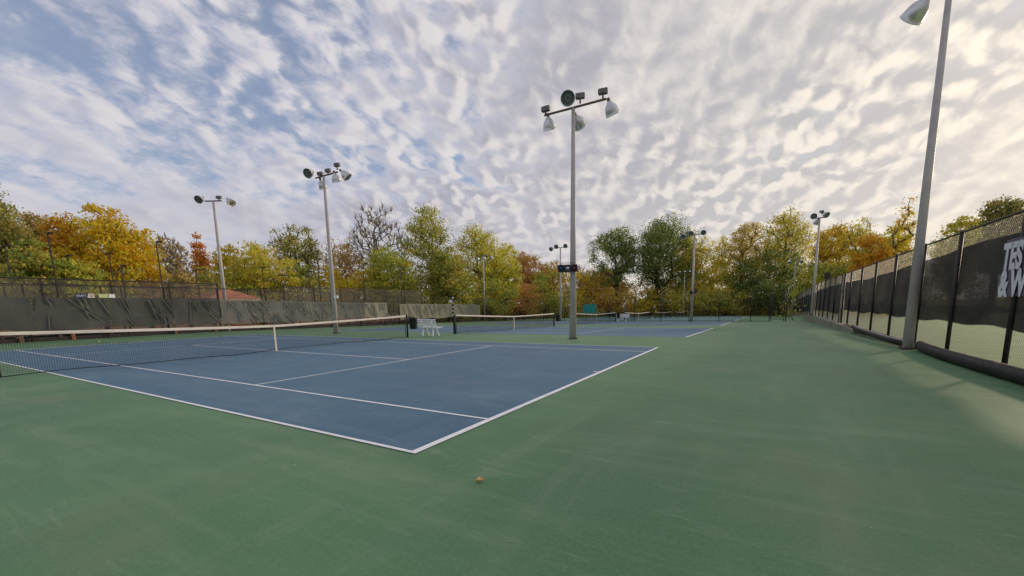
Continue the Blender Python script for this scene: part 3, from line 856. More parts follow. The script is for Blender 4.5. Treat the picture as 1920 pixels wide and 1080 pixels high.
def light_pole(x, y, z, h, label, bar, lamps, ballasts, r0=.15, r1=.072):
    t = thing('light_pole', label, 'light pole', (x, y, z), 0, PG)
    MB().tube([(0, 0, -.1), (0, 0, h * .5), (0, 0, h)], [r0, (r0 + r1) / 2, r1], 18).build('pole', M_POLE, t, True)
    MB().box((0, 0, .012), (r0 * 2.35, r0 * 2.35, .03), .3, 0, .004).build('base_plate', M_DARKWOOD, t)
    for k in range(4):
        aa = .3 + math.pi / 4 + k * math.pi / 2
        MB().tube([(r0 * 1.3 * math.cos(aa), r0 * 1.3 * math.sin(aa), .02), (r0 * 1.3 * math.cos(aa), r0 * 1.3 * math.sin(aa), .075)], .016, 6).build('bolt', M_RUST, t)
    MB().lathe([(r1, 0), (r1 * .8, .05), (.001, .07)], 14, (0, 0, h)).build('cap', M_POLE, t, True)
    MB().tube(bar, .045, 8).build('crossarm', M_RUST, t, True)
    for l in lamps: lamp(t, *l)
    for b in ballasts: ballast(t, b[:3], b[3] if len(b) > 3 else 0.0)
    return t
H = 9.02
light_pole(-4.1, 13.7, gz(13.7), H, 'tall pale floodlight pole at the centre carrying the three-lens signal box',
           [(-1.25, -.02, H + .06), (1.32, .02, H + .06)],
           [((-1.12, .06, H - .02), (-.05, .42, -.9)), ((1.42, .08, H - .06), (.18, .52, -.86)),
            ((-.12, -.18, H + .36), (.30, -.88, -.40)), ((.02, .22, H - .18), (.12, .80, -.62))],
           [(-1.20, 0, H + .30), (.28, .02, H + .42, .3), (1.20, 0, H + .34, .2)])
light_pole(-19.68, 13.7, gz(13.7), H + .05, 'tall pale floodlight pole standing behind the nearest net',
           [(-.75, 0, H + .12), (1.25, 0, H + .12)],
           [((-.90, -.12, H + .45), (.30, -.85, -.42)), ((-.55, .18, H - .02), (-.1, .45, -.88)),
            ((1.05, -.05, H + .05), (-.1, .35, -.93)), ((1.55, .05, H + .10), (.55, .45, -.70))],
           [(-.45, .1, H + .34, .3), (.42, 0, H + .34, .2), (1.25, 0, H + .50, .25)])
light_pole(-30.85, 12.88, 0, 9.05, 'pale floodlight pole standing at the left back fence',
           [(-.5, -.3, 9.1), (.5, .3, 9.1)],
           [((-.62, -.40, 9.32), (.45, -.75, -.48)), ((.75, .62, 9.2), (.75, .1, -.62), .53, True)], [(.35, .22, 9.34, .5)])
light_pole(6.30, 12.85, 0, 10.0, 'near right floodlight pole leaving the top of the picture by the black roller',
           [(-.44, .0, 9.0), (.0, 0, 9.25), (.55, 0, 9.85)],
           [((-.42, -.02, 8.90), (-.50, .62, -.60)), ((.55, 0, 9.9), (.5, .3, -.8))], [(-.1, .1, 9.75)], .122, .055)
light_pole(6.62, 46.6, -.05, 8.9, 'far right pale floodlight pole rising from the concrete wall',
           [(-.5, 0, 8.95), (.6, 0, 8.95)],
           [((-.38, -.1, 9.2), (-.25, -.9, -.30)), ((.25, -.05, 9.3), (.5, -.6, -.45)), ((-.1, .1, 8.85), (-.3, .6, -.7))], [(.1, 0, 9.5), (.42, 0, 9.2)])
LH = 9.1
for x, lab in ((-4.1, 'distant pale floodlight pole with three discs and a signal light on the cross fence'),
               (-19.67, 'distant pale floodlight pole with three discs left of the central pole')):
    light_pole(x, 46.75, gz(46.7), LH, lab, [(-1.15, 0, LH + .05), (1.1, 0, LH + .05)],
               [((-1.05, -.1, LH + .06), (-.05, -.92, -.38)), ((-.32, -.15, LH + .28), (.05, -.93, -.36)), ((.85, -.1, LH + .28), (.10, -.9, -.38))],
               [(-.75, .1, LH + .3)])
light_pole(-30.9, 46.0, gz(46), 8.85, 'thin pale pole with a T-shaped light head at the end of the left screens',
           [(-1.2, 0, 8.8), (1.25, 0, 8.8)],
           [((-1.1, .05, 8.85), (-.1, .6, -.75), .46), ((1.15, .05, 8.85), (.1, .6, -.75), .46), ((-.1, .1, 8.9), (0, .6, -.75), .46)], [(.5, 0, 8.95)], .10, .07)
light_pole(6.5, 80, -.98, 8.7, 'faraway leaning pole with a flat light head by the end gate',
           [(-1.1, 0, 8.7), (1.0, 0, 8.7)], [((-.9, -.05, 8.75), (0, -.5, -.8), .5), ((.7, -.05, 8.8), (.1, -.5, -.8), .5)], [(0, 0, 8.9)], .10, .07)
light_pole(-12.6, 95.6, gz(95.6), 9.6, 'faraway thin pole with a flat light head before the golden trees',
           [(-1.2, 0, 9.6), (1.2, 0, 9.6)], [((-1, -.05, 9.7), (0, -.5, -.8), .5), ((1, -.05, 9.7), (0, -.5, -.8), .5), ((0, -.05, 9.7), (0, -.5, -.8), .5)], [], .10, .07)

def signal(x, y, z, label, rz):
    t = thing('signal_light', label, 'signal light', (x, y, z), rz)
    MB().box((0, 0, 0), (.80, .15, .30), 0, 0, .015).build('housing', M_RUST, t)
    for dx, mt in ((-.265, M_BLUELENS), (0, M_CLEARLENS), (.265, M_REDLENS)):
        v = MB().lathe([(.118, 0), (.125, .10), (.118, .10), (.108, 0)], 20, (dx, -.075, 0), (0, -1, 0)).build('visor', M_BLACK, t, True)
        MB().lathe([(.112, 0.004), (.10, .03), (.06, .045), (.001, .05)], 20, (dx, -.075, 0), (0, -1, 0)).build('lens', mt, t, True)
    MB().tube([(-.3, .0, .15), (-.22, .0, .22), (.22, .0, .22), (.3, .0, .15)], .012, 6).build('bracket', M_BLACK, t, True)
    return t
signal(-4.22, 13.42, 2.88, 'three-lens signal light, blue clear and red, strapped to the central pole', rad(22))
signal(-3.95, 46.50, 2.48, 'distant dark signal light strapped to the pole on the cross fence', rad(0))
tag(MB().box((0, 0, 0), (.32, .12, .17), 0, 0, .02).build('junction_box', M_WHITE, None, loc=(-19.33, 13.62, 2.14)), 'small white box on the tall pale pole behind the nearest net', 'junction box')
tag(MB().box((0, 0, 0), (.32, .03, .17), 0, 0, .01).build('court_plate', M_WHITE, None, loc=(-25.59, 46.34, 1.77)), 'small white plate hanging on the cross fence', 'plate')
o = thing('loudspeaker', 'small black box on top of the right fence past the tan-lit gate', 'loudspeaker', (6.8, 38.6, 2.95))
MB().box((0, 0, .3), (.34, .42, .48), 0, 0, .03).build('cabinet', M_BLACK, o)
MB().tube([(0, 0, -.1), (0, 0, .08)], .03, 6).build('stem', M_BLACK, o, True)

# ------------------------------------------------------------------ nets
NG = 'tennis nets down the row of courts'
def net(y0, label, cell, r):
    zg = gz(y0 + 5.485)
    t = thing('tennis_net', label, 'tennis net', (-11.885, y0 + 5.485, zg), 0, NG)
    slope = -0.019 if y0 > 10 else 0.0
    hw = 6.30
    top = lambda u: .914 + .150 * (np.abs(u) / 6.4) ** 1.25 + slope * u
    bot = lambda u: .045 + .02 * np.sin(u * .9) + .012 * np.sin(u * 2.3 + 1) + slope * u
    us = np.arange(-hw, hw + 1e-6, cell)
    P0 = np.stack([.004 * np.sin(us * 5), us, bot(us)], 1); P1 = np.stack([np.zeros_like(us), us, top(us) - .05], 1)
    A, B = [P0], [P1]
    nr = int(round(.87 / cell)); K = 24
    for j in range(nr + 1):
        f = j / nr
        uu = np.linspace(-hw, hw, K + 1)
        zz = bot(uu) + (top(uu) - .05 - bot(uu)) * f
        pts = np.stack([.01 * np.sin(uu * 1.3) * (1 - f), uu, zz], 1)
        A.append(pts[:-1]); B.append(pts[1:])
    V, F = strands(np.concatenate(A), np.concatenate(B), r)
    link_mesh('netting', fast_mesh('netting', V, F), M_NET, t, 'stuff')
    uu = np.linspace(-hw - .02, hw + .02, 40)
    MB().tube([(.0, u, float(bot(u))) for u in uu], .011, 5).build('bottom_cord', M_NET, t, True)
    m = MB()
    for sx in (-.012, .012):
        m.sheet([[(sx, u, float(top(u)) - .075), (sx * 1.3, u, float(top(u)) - .03), (sx * .6, u, float(top(u)))] for u in uu])
    m.sheet([[(-.0072, u, float(top(u))), (.0072, u, float(top(u)))] for u in uu])
    m.build('headband', M_TAPE, t, True)
    MB().box((.016, 0, .46), (.006, .055, .92)).build('center_strap', M_TAPE, t)
    MB().box((-.016, 0, .46), (.006, .055, .92)).build('center_strap', M_TAPE, t)
    for s in (-1, 1):
        zs = slope * s * 6.4
        MB().tube([(0, s * 6.4, zs - .05), (0, s * 6.4, zs + 1.07)], .045, 12).lathe([(.048, 0), (.03, .02), (.001, .025)], 12, (0, s * 6.4, zs + 1.07)).build('post', M_BLACK, t, True)
        MB().tube([(0, s * 6.28, zs + .05), (0, s * 6.28, zs + 1.02)], .012, 6).build('side_cord', M_NET, t, True)
        MB().tube([(0, s * 6.3, float(top(s * 6.3)) - .01), (0, s * 6.4, zs + 1.04)], .008, 5).build('net_cable', M_TAPE, t, True)
nlab = ['nearest tennis net stretching in from the left edge', 'second tennis net running behind the central pole', 'third tennis net just in front of the cross fence',
        'fourth tennis net, first one beyond the cross fence', 'fifth tennis net far beyond the cross fence', 'farthest tennis net by the distant signal pole']
for i in range(6):
    net(16.45 * i, nlab[i], (.0445, .0445, .06, .09, .12, .12)[i], (.0024, .0024, .003, .004, .005, .005)[i])

def score_mast(x, y, h, label, group):
    t = thing('score_post', label, 'score post', (x, y, gz(y)), 0, group)
    MB().tube([(0, 0, 0), (0, 0, h)], .045, 10).build('mast', M_BLACK, t, True)
    for k in range(7):
        MB().box((.0, -.045, h - .25 - k * .105), (.09, .05, .075), 0, 0, .008).build('score_tile', M_BLACK if k % 2 else M_POLE, t)
    MB().box((-.13, -.02, h - .14), (.26, .03, .13), 0, 0, .01).build('number_flag', M_WHITE, t)
    MB().lathe([(.001, .09), (.035, .07), (.05, .03), (.03, 0)], 10, (0, 0, h)).build('knob', M_WHITE, t, True)
score_mast(-11.885, 15.44, 1.93, 'tall black score post at the near end of the second net', 'score posts by the nets')
score_mast(-11.885, 31.9, 1.9, 'dark score post hidden behind the central pole at the third net', 'score posts by the nets')
score_mast(-11.885, 48.3, 1.9, 'thin score post at the near end of the fourth net', 'score posts by the nets')
score_mast(-11.885, 64.8, 1.9, 'thin score post at the near end of the fifth net', 'score posts by the nets')

def bin_(x, y, label):
    t = thing('ball_bin', label, 'bin', (x, y, gz(y)), 0, 'black bins hung on the net posts')
    MB().lathe([(.001, .40), (.15, .40), (.165, .43), (.19, .90), (.205, .91), (.205, .94), (.18, .94), (.155, .46), (.001, .45)], 18, (.16, .12, 0)).build('bucket', M_BLACK, t, True)
    MB().box((.08, .06, .97), (.36, .05, .03), .6).build('hanger', M_BLACK, t)
bin_(-11.80, 11.93, 'black bin hung on the far post of the nearest net')
bin_(-11.80, 28.4, 'black bin hung on the far post of the second net')
bin_(-11.80, 44.85, 'black bin hung on the far post of the third net')
bin_(-11.80, 61.3, 'black bin hung on the far post of the fourth net')

def white_bench(x, y, rz, ln, label):
    t = thing('bench', label, 'bench', (x, y, gz(y)), rz, 'white slatted benches beside the courts')
    for sx in (-ln * .27, ln * .27):
        leg = MB()
        leg.tube([(sx, -.20, 0), (sx, -.20, .05), (sx, -.17, .18), (sx, -.13, .34), (sx, -.16, .43)], [.055, .045, .035, .035, .035], 8)
        leg.build('leg', M_WHITE, t, True)
        leg = MB()
        leg.tube([(sx, .26, 0), (sx, .26, .04), (sx, .21, .18), (sx, .15, .32), (sx, .05, .38), (sx, -.13, .36)], [.055, .045, .032, .032, .03, .03], 8)
        leg.build('leg', M_WHITE, t, True)
        MB().tube([(sx, .27, .415), (sx, .0, .40), (sx, -.16, .42), (sx, -.22, .60), (sx, -.27, .86)], [.028, .03, .034, .028, .024], 8).build('frame', M_WHITE, t, True)
    for k, dy in enumerate((-.10, .02, .14, .26)):
        MB().box((0, dy, .445 + .006 * (k == 3)), (ln, .095, .035), 0, 0, .01).build('seat_slat', M_WHITE, t)
    for k in range(4):
        z = .545 + k * .095
        MB().box((0, -.165 - (z - .42) * .24, z), (ln, .028, .068), 0, rad(-13), .008).build('back_slat', M_WHITE, t)
white_bench(-11.65, 13.22, 0.0, 1.22, 'white slatted bench beside the black bin between the first two courts')
white_bench(-11.35, 45.45, rad(180), 1.65, 'distant white slatted bench at the end of the third net')

# teal practice screen beyond the cross fence
t = thing('practice_screen', 'bright teal practice screen standing beyond the third net', 'screen', (-20.75, 60.0, gz(60)))
MB().sheet([[(-.95 + .1 * k, .02 * math.sin(k * 1.7), .95 + 1.36 * j / 8 + .0) for j in range(9)] for k in range(20)]).build('fabric', M_TEAL, t, True)
for x in (-.98, .98): MB().tube([(x, 0, 0), (x, 0, 2.4)], .03, 8).build('post', M_TEAL, t, True)
for z in (.95, 2.32): MB().tube([(-.98, 0, z), (.98, 0, z)], .02, 6).build('rail', M_TEAL, t, True)
tag(MB().box((0, 0, 0), (.30, .1, .22), 0, 0, .02).build('marker_flag', M_RED, None, loc=(-21.9, 60, gz(60) + 2.3)), 'small red marker at the upper left of the teal screen', 'marker')
MB().box((0, 0, -1.15), (.04, .04, 2.3)).build('stick', M_BLACK, bpy.data.objects['marker_flag'])

# ball and fallen leaf, small litter
bl = thing('tennis_ball', 'yellow tennis ball lying on green behind the nearest net', 'tennis ball', (-26.47, 4.69, .034))
MB().lathe([(.034 * math.sin(a), -.034 * math.cos(a)) for a in np.linspace(0.02, math.pi - .02, 12)], 16).build('felt', M_BALL, bl, True)
MB().tube([(.0345 * math.cos(a) * math.cos(.5 * math.sin(2 * a)), .0345 * math.sin(a) * math.cos(.5 * math.sin(2 * a)), .0345 * math.sin(.5 * math.sin(2 * a))) for a in np.linspace(0, 2 * math.pi, 25)], .0015, 4).build('seam', M_WHITE, bl, True)
def leaf(x, y, rz, s, label, z=0.004):
    pr = [(0, 0, .004), (.018, .01, .02), (.035, .03, .028), (.02, .05, .018), (.03, .085, .03), (.0, .075, .012), (0, .12, .022), (0, .075, .012), (-.03, .085, .034), (-.02, .05, .02), (-.036, .03, .03), (-.018, .01, .02)]
    V = [(px * s, py * s, pz * s * 1.15) for px, py, pz in pr] + [(0, .04 * s, .004 * s)]
    F = [(12, i, (i + 1) % 12) for i in range(12)]
    t = thing('fallen_leaf', label, 'leaf', (x, y, z), rz)
    o = MB().add(V, F).build('blade', M_LEAFDRY, t)
    md = o.modifiers.new('solid', 'SOLIDIFY'); md.thickness = .0015
    MB().tube([(0, 0, .004 * s), (-.01 * s, -.03 * s, .012 * s), (.0, -.06 * s, .004 * s)], .0014 * s, 5).build('stalk', M_LEAFDRY, t, True)
leaf(.90, -.24, rad(-70), .80, 'curled orange-brown leaf lying alone on the green court')
V, F = [], []
rg = np.random.default_rng(3)
for k in range(46):
    x, y = rg.uniform(-8, 6), rg.uniform(-2.6, 9); s = rg.uniform(.003, .009)
    b = len(V); a = rg.uniform(0, 6.28)
    V += [(x + s * math.cos(a + q * 2.1) * (1 + .5 * (q == 0)), y + s * math.sin(a + q * 2.1), .0100 + .003 * q) for q in range(3)]
    F.append((b, b + 1, b + 2))
o = MB().add(V, F).build('litter', M_TRIM); o['kind'] = 'stuff'; o['label'] = 'tiny pale specks of grit scattered on the court paint'
# faint scuffs rubbed into the paint
M_SCUFF = mat('scuffed_paint', (0.3, 0.4, 0.3), 0.75, build=grime((0.33, 0.43, 0.31), (0.13, 0.23, 0.11), 30.0, 1.0))
m = MB()
for k in range(30):
    x, y = rg.uniform(-7, 6), rg.uniform(-2.4, 7)
    if x < .1 and y > -.1: continue
    a = rg.uniform(-.5, 1.9); ln = rg.uniform(.05, .26); w = rg.uniform(.001, .003); bend = rg.uniform(-.5, .5)
    row = []
    for i in range(7):
        f = i / 6; aa = a + bend * f; ww = w * math.sin(math.pi * (.1 + .8 * f))
        px, py = x + ln * f * math.cos(aa), y + ln * f * math.sin(aa)
        row.append([(px - ww * math.sin(aa), py + ww * math.cos(aa), .004), (px + ww * math.sin(aa), py - ww * math.cos(aa), .004)])
    m.sheet(row)
o = m.build('scuff_marks', M_SCUFF); o['kind'] = 'stuff'; o['label'] = 'thin pale scuff marks rubbed into the green paint'

# ------------------------------------------------------------------ trees
PAL = {
 'olive': [(.17, .155, .04), (.12, .125, .035), (.22, .17, .05), (.09, .10, .03)],
 'rust_olive': [(.20, .13, .05), (.15, .13, .045), (.25, .155, .06), (.10, .10, .035)],
 'rust': [(.28, .18, .07), (.32, .21, .08), (.22, .15, .06)],
 'orange': [(.62, .33, .035), (.58, .28, .03), (.64, .38, .05), (.50, .24, .03)],
 'gold': [(.58, .38, .03), (.52, .36, .03), (.60, .34, .025), (.36, .30, .035)],
 'olive_green': [(.11, .125, .03), (.085, .11, .026), (.16, .15, .035), (.22, .17, .035)],
 'green_gold': [(.20, .20, .035), (.13, .155, .03), (.36, .27, .04), (.10, .12, .028)],
 'red_orange': [(.52, .21, .045), (.46, .16, .035), (.54, .28, .05), (.36, .15, .035)],
 'gold_olive': [(.38, .29, .04), (.26, .22, .04), (.46, .33, .04), (.18, .17, .035)],
 'olive_gold': [(.20, .18, .035), (.30, .23, .04), (.14, .145, .03), (.10, .115, .028)],
 'gold_green': [(.36, .30, .04), (.25, .24, .038), (.45, .32, .04), (.17, .18, .032)],
 'red_brown': [(.34, .16, .05), (.28, .15, .05), (.38, .20, .05), (.20, .13, .04)],
 'orange_brown': [(.40, .245, .05), (.32, .21, .045), (.46, .28, .05), (.22, .16, .04)],
 'dark_green': [(.062, .085, .024), (.085, .105, .028), (.05, .07, .022), (.13, .13, .034)],
 'dark_olive': [(.085, .085, .025), (.065, .07, .022), (.12, .105, .03), (.17, .12, .03)],
 'bronze': [(.34, .235, .055), (.26, .20, .05), (.40, .26, .055), (.17, .15, .04)],
 'orange_gold': [(.52, .33, .035), (.46, .28, .03), (.55, .37, .04), (.32, .24, .035)],
 'pale_green': [(.32, .36, .16), (.24, .29, .11), (.40, .42, .22), (.16, .20, .07)],
}

def leaves(C, per, spread, size, pal, rng, flat=.6):
    """leaf blades scattered round clump centres -> V, tris, colours"""
    K = len(C); N = K * per
    cen = np.repeat(C, per, axis=0)
    sp = np.repeat(spread, per)[:, None]
    off = rng.normal(size=(N, 3)) * np.array([1, 1, flat]) * sp * .62
    p = cen + off
    nrm = rng.normal(size=(N, 3)) * np.array([1, 1, .9]) + np.array([0, 0, .35])
    nrm /= np.linalg.norm(nrm, axis=1, keepdims=True)
    a = np.cross(nrm, rng.normal(size=(N, 3))); a /= np.linalg.norm(a, axis=1, keepdims=True)
    b = np.cross(nrm, a)
    s = size * rng.uniform(.55, 1.25, N)[:, None]
    V = np.empty((N, 4, 3))
    V[:, 0] = p - a * s * .62; V[:, 1] = p + b * s * .34 + nrm * s * .10; V[:, 2] = p + a * s * .62; V[:, 3] = p - b * s * .34 + nrm * s * .10
    base = np.arange(N)[:, None] * 4
    T = np.concatenate([base + np.array([[0, 1, 2]]), base + np.array([[0, 2, 3]])])
    pal = np.array(pal); pal = pal * np.minimum(3.5, .88 / pal.max(1, keepdims=True))
    ci = rng.integers(0, len(pal), K)
    ch = np.where(rng.random(N) < .55, np.repeat(ci, per), rng.integers(0, len(pal), N))
    col = pal[ch] * rng.uniform(.75, 1.25, (N, 1)) * (1 + rng.normal(size=(N, 3)) * .05)
    col = np.repeat(np.clip(col, .004, .8), 4, axis=0)
    return V.reshape(-1, 3), T, col

def leaf_object(name, V, T, col, parent):
    me = fast_mesh(name, V, None, T)
    at = me.attributes.new('leaf_colour', 'FLOAT_COLOR', 'POINT')
    at.data.foreach_set('color', np.concatenate([col, np.ones((len(col), 1))], 1).astype(np.float32).ravel())
    return link_mesh(name, me, M_LEAF, parent)

def crown_points(kind, n, R, h0, h1, rng):
    """clump centres filling an uneven crown"""
    ld = rng.normal(size=(9, 3)); ld /= np.linalg.norm(ld, axis=1, keepdims=True)
    la = rng.uniform(-.42, .50, 9) if kind in ('oak', 'open') else rng.uniform(-.30, .38, 9)
    pts = []
    mid = {'broad': .46, 'open': .55, 'oak': .55, 'tall': .55, 'column': .38, 'bare': .6}[kind]
    want = n
    tries = 0
    mind = (R * R * (h1 - h0) / n) ** (1 / 3) * .62
    while len(pts) < want and tries < n * 40:
        tries += 1
        d = rng.normal(size=3); d /= np.linalg.norm(d)
        rr = rng.random() ** (1 / 2.6)
        bump = 1 + sum(a * max(0, d @ l) ** 3 for a, l in zip(la, ld))
        x, y, z = d * rr * bump
        zz = mid + (z * (1 - mid) if z > 0 else z * mid)
        if zz < 0 or zz > 1.04: continue
        if kind == 'tall': w = 1.0 - .45 * max(0, zz - .5) * 2
        elif kind == 'column': w = 1.0 - .55 * zz
        elif kind == 'broad': w = 1.08
        else: w = 1.0
        q = np.array([x * R * w, y * R * w, h0 + zz * (h1 - h0)])
        if pts and np.min(np.linalg.norm(np.array(pts) - q, axis=1)) < mind * (1 if tries < n * 20 else .6): continue
        pts.append(q)
    return np.array(pts)

def skeleton(C, h0, h1, kind, rng, tr):
    """grow limbs from the trunk to every clump; returns nodes, parent indices, radii"""
    th = h0 + (h1 - h0) * (.72 if kind in ('tall', 'column', 'bare') else .40)
    nt = 9
    lean = rng.normal(size=2) * .03 * h1
    nodes = [np.array([lean[0] * (i / nt) ** 1.5 + .06 * rng.normal() * (i > 0), lean[1] * (i / nt) ** 1.5 + .06 * rng.normal() * (i > 0), -.3 + (th + .3) * i / nt]) for i in range(nt + 1)]
    par = [-1] + list(range(nt))
    leafn = []
    axis = nodes[nt]
    order = np.argsort(np.linalg.norm((C - np.array([0, 0, th * .9])) * np.array([1, 1, .8]), axis=1))
    arr = np.array(nodes)
    for i in order:
        c = C[i]
        v = c - arr
        dist = np.linalg.norm(v, axis=1)
        cost = dist + 1.6 * np.maximum(0, arr[:, 2] - c[2] + .35 * dist) + 3.0 * (arr[:, 2] < h0 * .85)
        k = int(np.argmin(cost))
        p = arr[k]; L = dist[k]
        last = k
        ns = 2 if L > .8 else 1
        new = []
        for s in range(1, ns + 1):
            f = s / (ns + 0)
            q = p + (c - p) * f
            if s < ns: q = q + rng.normal(size=3) * L * .07 + np.array([0, 0, L * .06])
            new.append(q); par.append(last); last = len(arr) + len(new) - 1
        arr = np.concatenate([arr, np.array(new)])
        leafn.append(last)
    par = np.array(par)
    cnt = np.zeros(len(arr)); cnt[leafn] = 1
    for i in range(len(arr) - 1, 0, -1): cnt[par[i]] += cnt[i]
    rad_ = tr * (cnt / max(cnt[0], 1)) ** .46
    rad_ = np.maximum(rad_, .012)
    rad_[:3] *= np.array([1.25, 1.08, 1.0])
    return arr, par, rad_

def make_tree(x, y, z, h, R, kind, pal, dens, bfrac, label, seed, far):
    rng = np.random.default_rng(seed)
    t = thing('tree', label, 'tree', (x, y, z), 0, 'autumn trees round the courts')
    h0 = h * bfrac
    if kind == 'oak': n = 150
    elif kind == 'bare': n = 150
    elif kind == 'column': n = 95
    else: n = 165
    C = crown_points(kind, n, R, h0, h * .98, rng)
    tr = .020 * h * (1.15 if kind == 'oak' else 1.0)
    arr, par, rr = skeleton(C, h0, h, kind, rng, tr)
    P0 = arr[par[1:]]; P1 = arr[1:]
    V, F = strands(P0, P1, rr[par[1:]] * .92 + rr[1:] * .08, rr[1:], 6)
    bark = M_BARKP if kind == 'bare' else (M_BARKD if pal.startswith('dark') else M_BARK)
    link_mesh('trunk', fast_mesh('trunk', V, F, None, True), bark, t)
    # twigs
    nt = {'bare': 9, 'oak': 4}.get(kind, 3)
    cc = np.repeat(C, nt, axis=0)
    dirs = rng.normal(size=(len(cc), 3)); dirs += (cc - np.array([0, 0, h0])) / max(R, 1) * .9 + np.array([0, 0, .8])
    dirs /= np.linalg.norm(dirs, axis=1, keepdims=True)
    ln = R * rng.uniform(.12, .30, len(cc)) * (1.1 if kind == 'bare' else .8)
    mid = cc + dirs * ln[:, None] * .55
    d2 = dirs + rng.normal(size=dirs.shape) * .35; d2 /= np.linalg.norm(d2, axis=1, keepdims=True)
    end = mid + d2 * ln[:, None] * .6
    r = .010 + .0002 * far
    V1, F1 = strands(np.concatenate([cc, mid]), np.concatenate([mid, end]), np.concatenate([np.full(len(cc), r * 1.5), np.full(len(cc), r)]),
                     np.concatenate([np.full(len(cc), r), np.full(len(cc), r * .4)]), 3)
    link_mesh('twigs', fast_mesh('twigs', V1, F1), bark, t, 'stuff')
    # foliage
    size = .15 + .0016 * far
    spread0 = (R * R * (h - h0) / n) ** (1 / 3) * .92
    per = int(np.clip(80 * dens * (spread0 / 1.0) ** 1.1 * (.34 / size) ** 1.45, 4, 230))
    keep = C if kind != 'bare' else C[rng.random(len(C)) < .8]
    sp = spread0 * rng.uniform(.7, 1.15, len(keep))
    p_ = PAL[pal]
    V2, T2, c2 = leaves(keep, per, sp, size, p_, rng)
    leaf_object('crown', V2, T2, c2, t)
    if 'ivy' in label or 'vine' in label or (kind == 'oak' and pal == 'dark_green') or label.startswith('dark leafy'):
        zz = np.linspace(.3, h * .5, 26)
        Ci = np.stack([rng.normal(size=26) * .25, rng.normal(size=26) * .25, zz], 1)
        Vi, Ti, ci = leaves(Ci, 60, np.full(26, .8), size * .8, [(.03, .042, .014), (.04, .05, .016), (.025, .035, .012)], rng)
        leaf_object('ivy', Vi, Ti, ci, t)
    return t

def make_shrub(x, y, z, h, R, pal, label, seed, far):
    rng = np.random.default_rng(seed)
    t = thing('shrub', label, 'shrub', (x, y, z), 0, 'shrubs in front of the trees')
    n = 46
    C = crown_points('broad', n, R * 1.15, h * .05, h, rng)
    stems = [np.array([rng.normal() * .25, rng.normal() * .25, -.2]) for _ in range(5)]
    P0 = np.array([stems[i % 5] for i in range(len(C))]); P1 = C
    mid = P0 * .45 + P1 * .55 + np.array([0, 0, .2]) * h * .3
    V, F = strands(np.concatenate([P0, mid]), np.concatenate([mid, P1]), .03, .015, 4)
    link_mesh('stems', fast_mesh('stems', V, F), M_BARK, t)
    size = .17 + .0022 * far
    sp0 = (R * R * h / n) ** (1 / 3) * .95
    per = int(np.clip(70 * sp0 * (.34 / size), 20, 160))
    V2, T2, c2 = leaves(C, per, sp0 * rng.uniform(.75, 1.2, len(C)), size, PAL[pal], rng)
    leaf_object('foliage', V2, T2, c2, t)

